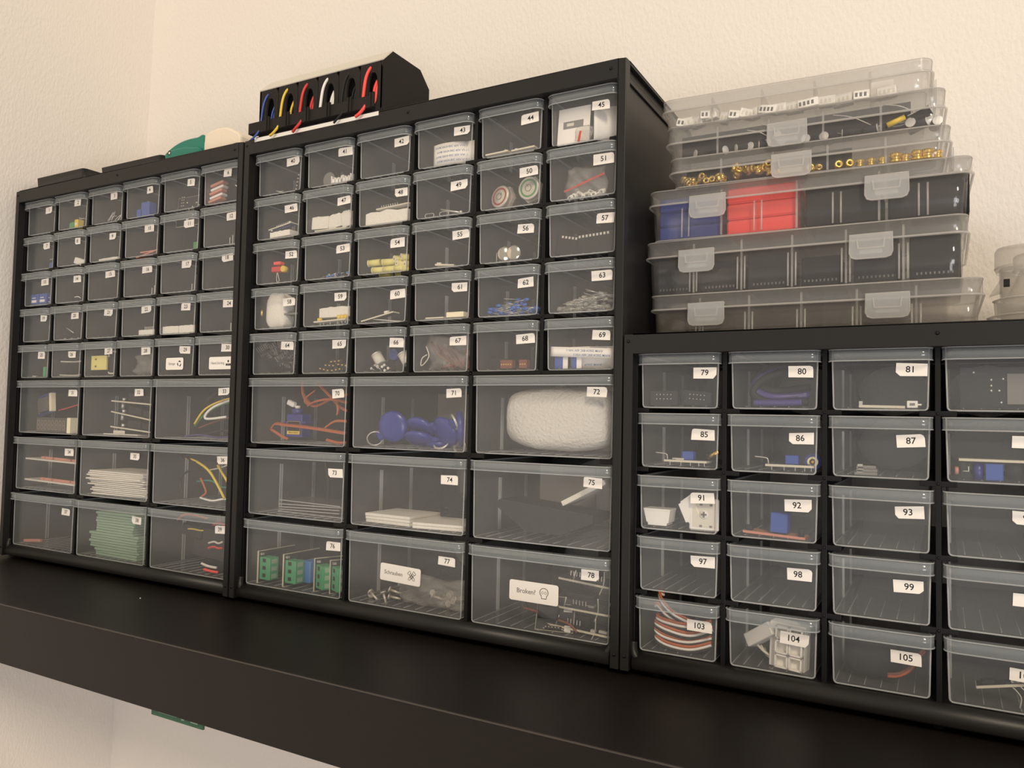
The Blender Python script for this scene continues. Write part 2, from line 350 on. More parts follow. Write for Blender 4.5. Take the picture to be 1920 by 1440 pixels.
def icon_recycle(b, w):
    for k in range(3):
        a = 2 * PI * k / 3 + PI / 2; c = (w - 6, 0)
        p = lambda r, t: (c[0] + r * math.cos(a + t), -.22, c[1] + r * math.sin(a + t))
        b.add([p(2.1, .55), p(3.2, .45), p(3.3, -.35), p(2.2, -.45)], [(0, 1, 2, 3)], 'ink')
        b.add([p(1.6, -.4), p(3.9, -.3), p(2.7, -1.05)], [(0, 1, 2)], 'ink')
def icon_blocks(b, w):
    for x, z in ((-7.6, -1.8), (-5.2, -1.8), (-2.8, -1.8), (-5.2, 1.6)): b.box(w + x - 1, w + x + 1, -.23, -.2, z - 1, z + 1.2, 'ink')
def icon_screws(b, w):
    for sg in (-1, 1):
        c, q = math.cos(sg * .75), math.sin(sg * .75); cx = w - 9
        P_ = lambda x, z: (cx + x * c - z * q, -.24, x * q + z * c)
        out = [(-1.6, 4.6), (1.6, 4.6), (1.6, 3), (1, 3), (1, -3.4), (0, -4.6), (-1, -3.4), (-1, 3), (-1.6, 3)]
        b.tube([P_(*p) for p in out], .2, 'ink', n=4, sub=1, closed=True)
        for zz in (-2, 0, 2): b.tube([P_(-1, zz), P_(1, zz + .8)], .15, 'ink', n=4, sub=1)
def icon_skull(b, w):
    cx = w - 12; pts = [(cx + 3.5 * math.cos(a), 1 + 3.3 * math.sin(a)) for a in [math.radians(t) for t in range(-50, 231, 20)]] + [(cx - 2, -3.6), (cx + 2, -3.6)]
    b.tube([(x, -.22, z) for x, z in pts], .24, 'ink', n=4, sub=1, closed=True)
    for sx in (-1.3, 1.3): ring((cx + sx, -.22, .8), .9, .14, 'grey_ink', b, 12)
CAB_LABEL = {1: 'black drawer cabinet at the left end of the shelf, drawers tagged 1 to 39',
             2: 'tall black drawer cabinet in the middle of the shelf, drawers tagged from 40',
             3: 'low black drawer cabinet at the right with organizer boxes stacked on it'}
DEAD = {}
def cabinet(c):
    H = 440. if c < 3 else 236.8; x0 = X0[c]
    root = empty('drawer_cabinet', (x0, 0, 0), CAB_LABEL[c], 'drawer cabinet', 'black drawer cabinets on the shelf')
    h = MB(); r = 6.4; top = 14.; g = FY - 1.6
    ib = 15.
    # front rim
    h.box(0, r, 0, g, 0, H, 'frame'); h.box(W - r, W, 0, g, 0, H, 'frame'); h.box(r, W - r, 0, g, H - top, H, 'frame')
    # shell: recessed side, top and bottom panels behind flanged edges
    z1 = H
    for a, b_ in ((3.2, 5.2), (W - 5.2, W - 3.2)): h.box(a, b_, g, D, 1, H - 1, 'frame')
    h.box(3, W - 3, g, D, H - 8, H - 6, 'frame'); h.box(3, W - 3, g, D, 2, 4, 'frame')
    for a, b_ in ((0, 3.2), (W - 3.2, W)):
        h.box(a, b_, g, D, H - 2.2, H, 'frame'); h.box(a, b_, g, D, 0, 2.2, 'frame'); h.box(a, b_, D - 2.5, D, 2.2, H - 2.2, 'frame')
        s = 0 if a else 3.2
        h.box(a + (0 if a else 1.6), b_ - (1.6 if a else 0), g, D, H - 14, H - 12.4, 'frame')
    h.box(3, W - 3, D - 2.5, D, H - 8, H, 'frame')
    ho = obj('housing', h, root, bevel=.45)
    # back panel with round openings behind each large drawer
    bk = MB()
    rows = ([(zt - 61.3, zt) for zt in ZB] if c < 3 else [(zt - 37.6, zt) for zt in ZS[3][:2]]); nc = 3 if c < 3 else 6; pit = (W - 12) / nc
    zlim = 214. if c < 3 else H - 8
    bk.box(5, W - 5, D - 5, D - 3, zlim if c < 3 else 224.5, H - 8, 'grid')
    for (za, zb) in rows:
        for k in range(nc):
            cx = 6 + pit * (k + .5); cz = (za + zb) / 2 - 1; hw = pit / 2; hh = (zb - za) / 2 + 2.2; n = 32
            o_, i_ = [], []
            for j in range(n):
                a = 2 * PI * j / n; ca, sa = math.cos(a), math.sin(a); s_ = min(hw / max(abs(ca), 1e-6), hh / max(abs(sa), 1e-6))
                o_.append((cx + s_ * ca, cz + s_ * sa)); i_.append((cx + hw * .80 * ca, cz + hh * .93 * sa))
            for y in (D - 5, D - 3): bk.add([(x, y, z) for x, z in o_ + i_], [(j, (j + 1) % n, n + (j + 1) % n, n + j) for j in range(n)], 'grid')
            bk.add([(x, y, z) for y in (D - 5, D - 3) for x, z in i_], [(j, (j + 1) % n, n + (j + 1) % n, n + j) for j in range(n)], 'grid')
    obj('back_panel', bk, root)
    # divider grid: posts, runner rails beside each post, one solid bar under the small rows
    gd = MB(); gy = FY - 1.2; zs = ZS[c]; hs = 38. if c < 3 else 37.6
    zlow = 12. if c == 3 else zs[4] - hs - 1
    for k in range(0, 7):
        x = 6 + 63.6 * k; gd.box(x - 1.5, x + 1.5, gy, D - 6, zlow, H - 10, 'grid')
        for i, zt in enumerate(zs):
            zb = zt - hs
            if c == 3 and i == 4: continue
            a, b_ = max(x - 10, 5.2), min(x + 10, W - 5.2)
            gd.box(a, b_, gy + .3, D - 6, zb - 3.6, zb - .3, 'grid')
            if 0 < k < 6: gd.ball((x, gy, zb - 2), 1.1, 'grid', 8)
    if c < 3:
        gd.box(5, W - 5, gy, D - 6, zs[4] - hs - 3.6, zs[4] - hs - .4, 'grid')
        for k in range(0, 4):
            x = 6 + 127.2 * k; gd.box(x - 1.6, x + 1.6, gy, D - 6, 12, zs[4] - hs, 'grid')
            for zt in ZB[:2]:
                a, b_ = max(x - 14, 5.2), min(x + 14, W - 5.2); gd.box(a, b_, gy + .3, D - 6, zt - 61.3 - 4.2, zt - 61.3 - .3, 'grid')
                if 0 < k < 3: gd.ball((x, gy, zt - 61.3 - 2.4), 1.1, 'grid', 8)
    obj('divider_grid', gd, root, bevel=.3)
    # rounded sill below the lowest row
    bl = MB(); bl.box(6, W - 6, 7, D - 6, 4, 12.4, 'frame')
    pr = [(8.4, 12.9)] + [(8.2 - 6.6 * math.sin(t), 5.4 + 7.4 * math.cos(t)) for t in [PI / 2 * i / 7 for i in range(8)]] + [(1.8, 2.2), (3.0, 1.0), (8.4, 1.0)]
    bl.prism(pr, r + 1.5, W - r - 1.5, 'frame', 'x', True)
    for sx in (0, 1):
        q = [(r + .4, 8.4, 19), (r + .8, 7.2, 14.5), (r + 2.4, 6.2, 10.5), (r + 6, 5.4, 7.6), (r + 12, 4.9, 6.2)]
        bl.tube([(W - x if sx else x, y, z) for x, y, z in q], 3.1, 'frame', n=10, sub=4)
    obj('sill', bl, root)
    for x in (22, W / 2, W - 22):
        for y in (16, D - 16): obj('foot', MB().cyl((0, 0, -4), (0, 0, 2.4), 3.2, 'rubber', n=12), root, (x, y, 0))
    for x, z in ((3.2, H - 5), (W / 2, H - 6), (W - 12, H - 6), (W - 3.2, 10 if c != 3 else 12), (3.2, 10)):
        obj('screw', MB().lathe([(0, -1.0), (.7, -.9), (1.2, -.3), (1.3, .2)], 'grid', n=12, axis='y'), root, (x, 0, z))
    ns = {1: range(1, 40), 2: range(40, 79), 3: [n for n in range(79, 109) if (n - 79) % 6 < 4]}[c]
    for n in ns:
        _, x, zt, Hd, kd = cell(n); bm_, hm = DM['b' if kd == 'b' else ('s3' if c == 3 else 's2')]
        d = obj('drawer', bm_, root, (x - x0 + RT.uniform(-.25, .25), FY + RT.uniform(-.5, .8), zt - Hd)); d['label'] = 'clear drawer with paper tag %d' % n
        if n == 82: d['label'] = 'clear drawer right of the one tagged 81'
        obj('handle', hm, d)
        if n in NT: number_tag(n, d)
        DEAD[n] = d
        if n == 29: sticker(n, d, 27, 12.5, 'Salvage', -.8, 12.3, icon_recycle, -4.2, 0, 3.6)
        if n == 30: sticker(n, d, 33, 12.5, 'Need Sorting', 5.2, 11.8, icon_blocks, -4, 0, 3.6)
        if n == 77: sticker(n, d, 42, 14.5, 'Schrauben', -3, 29, icon_screws, -7, 2.2, 4.6)
        if n == 78: sticker(n, d, 42, 15.5, 'Broken?', -3.2, 29.8, icon_skull, -6.4, .5, 5)
for c in (1, 2, 3): cabinet(c)
# ---------------------------------------------------------------- what lies in the drawers
rnd = random.Random(11)
FL = 1.25                                                   # inside floor height of a drawer
def one(name, mb, n, loc, label, cat, group=None, rot=None, bevel=0., world=False, solid=0.):
    o = obj(name, mb, None, loc if world else P(n, loc), rot, bevel, solid)
    return tag(o, label, cat, group)
def many(name, parts, n, loc, label, cat, group=None, rot=None, world=False):
    """thing made of named parts, each a mesh of its own: parts = [(part name, builder, label or None)]"""
    e = empty(name, loc if world else P(n, loc), label, cat, group, rot)
    for p in parts:
        o = obj(p[0], p[1], e, bevel=p[3] if len(p) > 3 else 0.)
        if len(p) > 2 and p[2]: o['label'] = p[2]
    return e
def dup(e, loc, rot=None, label=None):
    r = e.copy(); COL.objects.link(r); r.location = Vector(loc) * S
    if rot is not None: r.rotation_euler = [math.radians(t) for t in rot]
    if label: r['label'] = label
    for ch in list(e.children):
        c = ch.copy(); COL.objects.link(c); c.parent = r
    return r
def foam(w, d, h, seed, m='foam', amp=1.):
    r = random.Random(seed); b = MB(); nx, ny = 8, 5
    off = [[r.uniform(-1, 1) * amp * .5 for _ in range(nx + 1)] for _ in range(ny + 1)]
    top = lambda u, v: ((u - .5) * w, (v - .5) * d, h + off[round(v * ny)][round(u * nx)] * .6 + math.sin(u * 3.1) * amp * .4)
    bot = lambda u, v: ((u - .5) * w, (v - .5) * d, 0)
    T_ = [top(i / nx, j / ny) for j in range(ny + 1) for i in range(nx + 1)]; B_ = [bot(i / nx, j / ny) for j in range(ny + 1) for i in range(nx + 1)]
    N_ = nx + 1; fs = []
    for j in range(ny):
        for i in range(nx):
            a = j * N_ + i; fs += [(a, a + 1, a + N_ + 1, a + N_), tuple(len(T_) + t for t in (a, a + N_, a + N_ + 1, a + 1))]
    K = len(T_)
    for i in range(nx): fs += [(i, i + 1, K + i + 1, K + i), (ny * N_ + i, ny * N_ + i + 1, K + ny * N_ + i + 1, K + ny * N_ + i)]
    for j in range(ny): fs += [(j * N_, (j + 1) * N_, K + (j + 1) * N_, K + j * N_), (j * N_ + nx, (j + 1) * N_ + nx, K + (j + 1) * N_ + nx, K + j * N_ + nx)]
    return b.add(T_ + B_, fs, m, False)
def blob(rx, ry, rz, seed, m, amp=.12, n=28):
    b = MB(); r = random.Random(seed); ph = [r.uniform(0, 6) for _ in range(6)]; vs = []; k = n // 2
    for i in range(k + 1):
        t = PI * i / k
        for j in range(n):
            a = 2 * PI * j / n; sq = lambda v: math.copysign(abs(v) ** .55, v)
            q = 1 + amp * (math.sin(2 * a + ph[0]) * math.sin(t * 2 + ph[1]) + .6 * math.sin(5 * a + ph[2]) * math.sin(3 * t + ph[3]) + .3 * math.sin(9 * a + 7 * t + ph[4]))
            vs.append((rx * q * sq(math.sin(t)) * sq(math.cos(a)), ry * q * sq(math.sin(t)) * sq(math.sin(a)), rz * q * sq(math.cos(t))))
    return b.add(vs, [(i * n + j, i * n + (j + 1) % n, (i + 1) * n + (j + 1) % n, (i + 1) * n + j) for i in range(k) for j in range(n)], m, True)
def bag(w, h, seed, m='bag', depth=5.):
    """crumpled plastic bag standing about upright in xz"""
    r = random.Random(seed); b = MB(); ph = [r.uniform(0, 6) for _ in range(6)]; amp = depth * .35
    def fn(sg):
        def f(u, v):
            e = min(u, 1 - u, v, 1 - v); puff = min(1, e * 5) * depth * .5
            wob = amp * (math.sin(u * 11 + ph[0]) * math.cos(v * 9 + ph[1]) + .6 * math.sin(u * 23 + v * 17 + ph[2]))
            return ((u - .5) * w * (1 + .08 * math.sin(v * 7 + ph[3])), sg * puff + wob * min(1, e * 8 + .2), v * h + .05 * h * math.sin(u * 6 + ph[4]) * v)
        return f
    b.sheet(16, 14, fn(1), m); b.sheet(16, 14, fn(-1), m); return b
def pcb(w, d, t=1.5, top='pcb_black', edge='pcb_edge'):
    b = MB(); b.box(-w / 2, w / 2, -d / 2, d / 2, 0, t, edge); b.box(-w / 2 + .3, w / 2 - .3, -d / 2 + .3, d / 2 - .3, -.05, t + .05, top); return b
def pins(nx, pitch=2.54, L=6., m='tin', z=0., x=0., y=0., base='rubber'):
    b = MB()
    if base: b.box(x - nx * pitch / 2, x + nx * pitch / 2, y - 1.2, y + 1.2, z, z + 2.4, base)
    for i in range(nx): px = x + (i - (nx - 1) / 2) * pitch; b.box(px - .32, px + .32, y - .32, y + .32, z - L * .4, z + L, m)
    return b
def chips(w, d, z, k, seed, ms=('rubber', 'tin', 'dark_grey', 'white')):
    r = random.Random(seed); b = MB()
    for _ in range(k):
        a, c = r.uniform(1, 3.4), r.uniform(1, 3); x, y = r.uniform(-w / 2 + 2, w / 2 - 2), r.uniform(-d / 2 + 2, d / 2 - 2)
        b.box(x - a, x + a, y - c, y + c, z, z + r.uniform(.7, 2.2), r.choice(ms))
    return b
def wire(name, pts, r, m, n, label, cat='wire', group=None, base=None):
    """pts in drawer millimetres; the object's origin sits at the first point"""
    p0 = Vector(pts[0]); b = MB().tube([Vector(p) - p0 for p in pts], r, m, n=8, sub=6)
    return one(name, b, n, pts[0], label, cat, group)
def board(n, loc, rot, w, d, label, top='pcb_black', k=6, seed=1, px=0, group=None, name='circuit_board', extra=(), pm='tin', pz=1.5):
    parts = [('board', pcb(w, d, 1.5, top), None), ('components', chips(w, d, 1.5, k, seed), None)]
    if px: parts.append(('pin_header', pins(px, m=pm, z=pz, y=-d / 2 + 2.5, base='rubber'), 'pin header'))
    return many(name, parts + list(extra), n, loc, label, 'circuit board', group, rot)
# --- left cabinet
one('terminal_block', MB().cbox((0, 0, 3.5), (8, 7, 7), 'green', ch=.6).cbox((0, 0, 7.6), (6, 4, 1.6), 'green', ch=.4), 2, (-8, 7, FL), 'small green block in the drawer tagged 2', 'connector')
one('plug_block', MB().cbox((0, 0, 5), (6.5, 8, 10), 'yellow', ch=.7).box(-2.4, 2.4, -4.1, -3.9, 3, 6, 'cream'), 2, (2, 7, FL), 'small yellow block in the drawer tagged 2', 'connector')
one('metal_clip', MB().box(-5, 5, -2, 2, 0, .7, 'tin').box(-5, -4, -2, 2, 0, 2.4, 'tin'), 2, (1.5, 12, FL + 12), 'flat silvery piece above the yellow block', 'clip')
for i in range(9):
    a = rnd.uniform(-.9, .5); x = -16 + i * 3.6; z0 = FL + .5
    b = MB().tube([(0, 0, 0), (3 * math.cos(a), 2, 5 + i % 3), (9 * math.cos(a), rnd.uniform(0, 6), 6 + rnd.uniform(2, 8))], .35, 'tin', n=5, sub=4).cyl((0, 0, 0), (0, 2, 2), 1.1, 'dark_grey', n=8)
    one('wired_component', b, 3, (x * .9, rnd.uniform(4, 14), z0), 'small leaded component in the tangle of the drawer tagged 3', 'electronic component', 'leaded components in the drawer tagged 3')
for i, (x, h, z) in enumerate(((-9.5, 9, 0), (0, 16, 0))):
    many('potentiometer', [('body', MB().cbox((0, 0, h / 2), (9.5 + i * 4, 9, h), 'blue', ch=.5), None), ('adjust_screw', MB().cyl((3, -2, h), (3, -2, h + .8), 1.2, 'brass'), 'brass screw')],
         4, (x - 2, 9, FL), ('low', 'tall')[i] + ' blue cube component in the drawer tagged 4', 'electronic component')
e = board(5, (0, 14, FL + .6), (86, 0, 0), 44, 32, 'dark board standing upright with pale solder dots, drawer tagged 5', 'pcb_black', 3, 4)
b = MB()
for i in range(4):
    for j in range(2): b.ball((-16 + j * 3, 7 + i * 3.2, 1.7), .75, 'tin', 6)
for x, z in ((-7, 22), (-3, 12), (2, 15), (8, 20), (4, 4), (8, 6), (13, 16)): b.ball((x, z * .8 - 8, 1.7), .9, 'cream', 6)
obj('solder_joints', b, e)
for i in range(5):
    m_ = ('salmon', 'white', 'salmon', 'white', 'salmon')[i]; x, y, z = (-19.5, 9.0, 20.1)
    one('ceramic_strip', MB().cbox((0, 0, 0), (17, 8, 2.6), m_, ch=.4), 6, (x + i * .6, y + (i % 2), 6.5 + i * 4.1), 'strip in the fanned pile in the drawer tagged 6, number %s from below' % ('one', 'two', 'three', 'four', 'five')[i] if 0 else ('salmon' if i % 2 == 0 else 'white') + ' strip, ' + ('lowest', 'second lowest', 'middle', 'second highest', 'topmost')[i] + ' of the tilted pile in the drawer tagged 6', 'strip', rot=(0, -14, 6))
one('wire_link', MB().tube([(0, 0, 0), (8, 1, -5), (14, 2, -9)], .6, 'white', n=6), 6, (8, 8, 19), 'white lead running down from the strips, drawer tagged 6', 'wire')
many('switch', [('body', MB().cbox((0, 0, 4), (9, 8, 8), 'blue', ch=.8), None), ('lever', MB().cbox((0, 0, 13), (20, .8, .8), 'tin'), 'silvery lever')], 7, (11, 12, FL), 'blue switch with a thin silvery bar, drawer tagged 7', 'switch')
one('foam_piece', foam(15, 8, 7, 3), 8, (6, 9, FL), 'crumpled white foam bit in the drawer tagged 8', 'foam', rot=(0, 18, 10))
one('foam_strip', foam(34, 8, 2.6, 4), 9, (1, 8, FL), 'long flat white foam strip on the floor of the drawer tagged 9', 'foam')
for i in range(2):
    one('pcb_strip', pcb(32, 9, 1.2, 'salmon', 'salmon'), 10, (4 + i * 3, 9 + i * 3, 3.2 + 3.2 * i), ('lower', 'upper')[i] + ' of two pinkish boards leaning in the drawer tagged 10', 'circuit board', rot=(8, -14 + 11 * i, 8))
one('module', MB().cbox((0, 0, 4), (7, 6, 8), 'green', ch=.5), 11, (17, 9, FL), 'small green part in the corner of the drawer tagged 11', 'electronic component')
PIN_AT = {12: 'in the drawer tagged 12, right end of the second row', 17: 'in the third-row drawer left of the row end, tagged 17', 16: 'in the empty-looking drawer right of the one tagged 15', 18: 'in the right end drawer of the third row, tagged 18', 24: 'in the drawer tagged 24, above the need-sorting drawer'}
for n_, x in ((12, 6), (17, 15), (16, 14), (18, 16), (24, 12)):
    for i in range(3):
        one('header_pin', MB().box(-.4, .4, -.4, .4, 0, 8 + i * 2.5, 'tin').box(-.4, 5, -.4, .4, 0, .8, 'tin'), n_, (x + i * 3 - 3, 8 + i, FL), 'thin metal pin ' + PIN_AT[n_], 'pin', 'metal pins ' + PIN_AT[n_])
for i in range(2):
    many('relay', [('body', MB().cbox((0, 0, 7), (15, 15, 13), 'blue', ch=.7), None), ('marking', MB().box(-5, 5, -7.75, -7.6, 3, 6, 'white').box(-4, 3, -7.75, -7.6, 8, 9, 'white'), 'white print'), ('pins', MB().box(-5, -4, -3, 3, 0, 1, 'tin').box(4, 5, -3, 3, 0, 1, 'tin').cyl((8, -4, 3), (10, -5, 3), .7, 'tin').cyl((8, -4, 8), (10, -5, 8), .7, 'tin'), 'metal pins')],
         13, (-13 + i * 17, 11, FL), ('left', 'right')[i] + ' blue relay in the drawer tagged 13', 'relay')
one('bent_wire', MB().tube([(0, 0, 0), (6, 0, .4), (11, 0, -1.4)], .55, 'white', n=6), 14, (0, 7, 7), 'short bent white wire in the drawer tagged 14', 'wire')
one('thin_rod', MB().cyl((-7, 0, 0), (7, 0, -6), .6, 'tin', n=8), 20, (-8, 8, 15), 'thin tilted metal rod in the drawer tagged 20', 'rod')
for i in range(3): one('metal_bit', MB().cyl((-1.5, 0, .7), (1.5, 0, .7), .7, 'tin', n=8), 20, (-14 + i * 13, 6, FL), 'tiny metal bit on the floor of the drawer tagged 20', 'metal bit', 'tiny metal bits in the drawer tagged 20')
many('header_on_foam', [('foam_pad', foam(30, 10, 5.2, 6), None), ('pin_header', pins(12, 2.1, 3.4, 'tin', 6.2, base=None), 'row of pins')], 22, (12, 9, FL), 'white foam pad with a row of metal pins in the drawer tagged 22', 'foam')
for i in range(2): one('foam_pad', foam(25, 12, 7.4, 7 + i), 23, (-13.6 + i * 26, 9.5, FL), ('left', 'right')[i] + ' white foam pad in the drawer tagged 23', 'foam')
one('terminal_block', MB().cbox((0, 0, 6), (5, 6, 12), 'terminal_green', ch=.4), 25, (12, 8, FL), 'small upright green connector in the drawer tagged 25', 'connector')
one('module', chips(14, 8, 0, 4, 8), 25, (-10, 10, FL), 'dark small parts on the floor of the drawer tagged 25', 'electronic component')
for i in range(2): one('sleeve', MB().tube([(-23, 0, 0), (-8, 0, -.6), (10, 0, -.7), (24, 0, .8)], .9, 'off_white', n=7), 26, (.5 + i, 7, 3 + i * 16), ('lower', 'upper')[i] + ' long thin white sleeve in the drawer tagged 26', 'sleeve')
e = many('breakout_board', [('board', MB().box(-14, 14, -.8, .8, 0, 16, 'pale_yellow'), None), ('pads', MB().box(-7, -4, -1, -.8, 11, 13, 'brown').box(-7, -4, -1, -.8, 3, 5, 'brown'), 'dark pads')], 27, (-8, 5, 8), 'pale yellow square board behind the front of the drawer tagged 27', 'circuit board')
many('dark_module', [('board', MB().box(-8, 8, 0, 1.5, 0, 24, 'dark_grey'), None), ('cable', MB().tube([(-9, -1, 20), (-8, -2, 25), (0, -2, 26), (8, -1, 25)], .9, 'off_white', n=6).tube([(-9, -1, 3), (-6, -2, 1.5), (2, -2, 1.6)], .9, 'off_white', n=6), 'white cable')], 27, (17, 7, FL + 1), 'dark module with a white cable bent around it, drawer tagged 27', 'module')
one('plastic_bag', bag(36, 24, 5, depth=9), 28, (2, 12, FL), 'crumpled clear plastic bag in the drawer tagged 28', 'bag')
# large drawers of the left cabinet
many('display_module', [('board', MB().box(-22, 22, 0, 1.6, 0, 25, 'pcb_blue'), None), ('screen', MB().cbox((-2, -2, 12), (27, 4, 17), 'display', ch=.5), 'grey screen'), ('connector', MB().cbox((21, -2, 12), (5, 6, 22), 'cream', ch=.5), 'cream connector'),
     ('pins', MB().box(-20.6, -20, -.6, 0, 3, 4, 'tin').box(-20.6, -20, -.6, 0, 8, 9, 'tin').box(-20.6, -20, -.6, 0, 13, 14, 'tin').box(-20.6, -20, -.6, 0, 18, 19, 'tin'), 'solder pins')], 31, (-24, 13, 22), 'blue module with a grey screen and cream connector, drawer tagged 31', 'circuit board', rot=(0, -8, -8))
b = MB(); g = MB()
b.cbox((0, 0, 8.5), (62, 9, 17), 'display', ch=.6); b.cbox((34, 0, 8.5), (6, 10, 18), 'cream', ch=.5)
for i in range(8):
    x = -26 + i * 7.2
    for sx in (-1, 1):
        for k in (0, 1): g.box(x + sx * 2 - .35, x + sx * 2 + .35, -4.7, -4.5, 3.6 + k * 5.2, 8 + k * 5.2, 'segment')
    for k in range(3): g.box(x - 1.8, x + 1.8, -4.7, -4.5, 2.9 + k * 5.2, 3.6 + k * 5.2, 'segment')
many('digit_display', [('housing', b, None), ('digit', g, 'eight pale seven-segment digits')], 31, (6, 6, FL), 'long eight-digit segment display at the front of the drawer tagged 31', 'display')
wire('wire', [(-2, 14, 27), (16, 14, 30), (34, 15, 34), (54, 18, 38)], .8, 'red', 31, 'thin red wire leaving the cream connector, drawer tagged 31')
for i in range(3):
    ex = [('spacer', MB().cyl((-26, -12, -7), (-26, -12, 0), 1.8, 'tin').cyl((-26, -12, 1.5), (-26, -12, 5), 1.2, 'tin'), 'metal spacer'), ('capacitor', MB().cyl((-22, -14, 1.5), (-22, -14, 5), 2., 'tin'), 'silver capacitor'), ('heat_block', MB().box(-16, 6, -13, 4, 1.6, 10, 'dark_grey').box(9, 30, -13, 4, 1.6, 8.5, 'rubber'), 'dark blocks')]
    board(32, (22, 24, 7 + i * 14.6), (0, (4, 7, 3)[i], 0), 78, 36, ('lowest', 'middle', 'topmost')[i] + ' of three dark boards stacked in the drawer tagged 32', 'pcb_black', 5, 20 + i, 0, 'stacked boards in the drawer tagged 32', extra=ex)
one('base_board', pcb(60, 30, 1.5, 'dark_grey', 'off_white').box(-12, 8, -15.3, -15, 1.5, 5, 'off_white'), 32, (0, 22, FL), 'pale-edged board on the floor below the stacked boards, drawer tagged 32', 'circuit board')
WIRES = [((-8, 8, 16), (6, 10, 32), (30, 16, 42), (56, 26, 46), 'yellow', 1.1, 'yellow wire curving up'), ((50, 20, 46), (18, 10, 34), (8, 8, 22), (34, 12, 24), 'white', 1.3, 'thick white wire looped back'),
         ((-10, 10, 14), (4, 12, 27), (30, 16, 38), (55, 24, 40), 'green', .9, 'green wire below the yellow one'), ((-6, 12, 12), (20, 14, 20), (44, 16, 26), (56, 20, 36), 'brown', .9, 'brown wire'),
         ((-22, 8, 3), (0, 8, 5), (28, 10, 3), (50, 12, 6), 'purple', .9, 'purple wire along the floor'), ((-30, 10, 3), (-8, 12, 4), (20, 14, 9), (52, 16, 12), 'black', 1.1, 'black wire along the floor'),
         ((4, 12, 40), (20, 14, 50), (40, 20, 52), (57, 28, 50), 'black', 1.2, 'black wire arching near the top')]
for a, b_, c_, d_, m_, r_, lb in WIRES: wire('jumper_wire', [a, b_, c_, d_], r_, m_, 33, lb + ' in the drawer tagged 33')
for i in range(2):
    s_ = MB(); 
    for a, c_ in ((-16, -10), (-8, 6), (10, 42), (45, 58)): s_.cbox(((a + c_) / 2 - 12, -4, 3.2), (c_ - a, 3, 3.2), 'salmon', ch=.3)
    many('led_strip_board', [('board', MB().box(-56, 48, -8, 10, 0, 1.8, 'off_white'), None), ('red_block', s_, 'salmon red blocks')], 34, (8, 12, 9 + i * 25), ('lower', 'upper')[i] + ' pale board with red blocks in the drawer tagged 34', 'circuit board', 'boards with red blocks in the drawer tagged 34' if 0 else None, rot=(0, 1, 0))
for i in range(13):
    one('plastic_sleeve', MB().box(-52 + rnd.uniform(-2, 2), 46 + rnd.uniform(-6, 3), -20, 30, 0, 1.3 if i < 8 else 1.6, 'foam'), 35, (4 + (4 if i < 5 else -3), 25, FL + 1 + i * 2.0), 'thin white sheet in the stack in the drawer tagged 35', 'sheet', 'stack of white sheets in the drawer tagged 35', rot=(0, 0, rnd.uniform(-3, 3)))
WIRES = [((-18, 8, 48), (0, 8, 44), (18, 9, 34), (38, 10, 10), 'yellow', 1.3, 'long yellow wire falling to the right'), ((22, 14, 42), (32, 12, 34), (42, 12, 24), (54, 12, 14), 'yellow', 1.3, 'short yellow wire beside the long one'),
         ((-30, 8, 53), (-18, 8, 49), (-10, 8, 46), (-2, 8, 44), 'black', 1.6, 'black connector lead above the yellow wire'), ((-30, 14, 10), (-34, 14, 26), (-14, 14, 36), (14, 16, 34), 'black', 1.2, 'black wire looped at the left'),
         ((2, 10, 28), (8, 10, 20), (12, 9, 14), (6, 9, 10), 'orange', 1.0, 'short orange wire'), ((0, 12, 8), (18, 12, 6), (36, 12, 9), (52, 14, 8), 'white', 1.1, 'white wire near the floor'),
         ((-6, 12, 24), (14, 12, 26), (34, 14, 20), (50, 14, 28), 'teal', .9, 'green wire in the middle'), ((10, 14, 46), (24, 14, 50), (40, 16, 54), (54, 20, 56), 'dark_grey', 1.0, 'grey wire near the top right'), ((6, 16, 36), (26, 16, 40), (44, 16, 46), (56, 18, 46), 'off_white', .8, 'thin pale wire running up right')]
for a, b_, c_, d_, m_, r_, lb in WIRES: wire('jumper_wire', [a, b_, c_, d_], r_, m_, 36, lb + ' in the drawer tagged 36')
one('wood_strip', MB().cbox((0, 0, 1.6), (34, 3, 3.2), 'salmon', ch=.3), 37, (-28, 6, FL + 3), 'small pale pinkish strip lying in the drawer tagged 37', 'strip', rot=(0, -5, 0))
for i in range(17):
    k = 0 if i < 3 else (1 if i < 9 else 2); w_ = (74, 84, 66)[k]
    one('pale_board', MB().box(-w_ / 2, w_ / 2, -16, 26, 0, 2.35, 'pale_green'), 38, (-6 + (6, 0, 2)[k] + rnd.uniform(-1, 1), 24, FL + i * 2.85), 'thin pale green board in the tall stack in the drawer tagged 38', 'board', 'stack of pale green boards in the drawer tagged 38', rot=(0, 0, rnd.uniform(-2, 2)))
for i, (x, z, w_, h_) in enumerate(((-10, 34, 30, 12), (14, 14, 46, 30), (30, 2, 44, 12))):
    one('black_connector', MB().cbox((0, 0, h_ / 2), (w_, 12, h_), 'dark_grey' if i == 1 else 'rubber', ch=1), 39, (x, 16 + 2 * i, z), ('upper left', 'large middle', 'lowest')[i] + ' black connector housing in the drawer tagged 39', 'connector', rot=(0, (8, 4, 2)[i], 0))
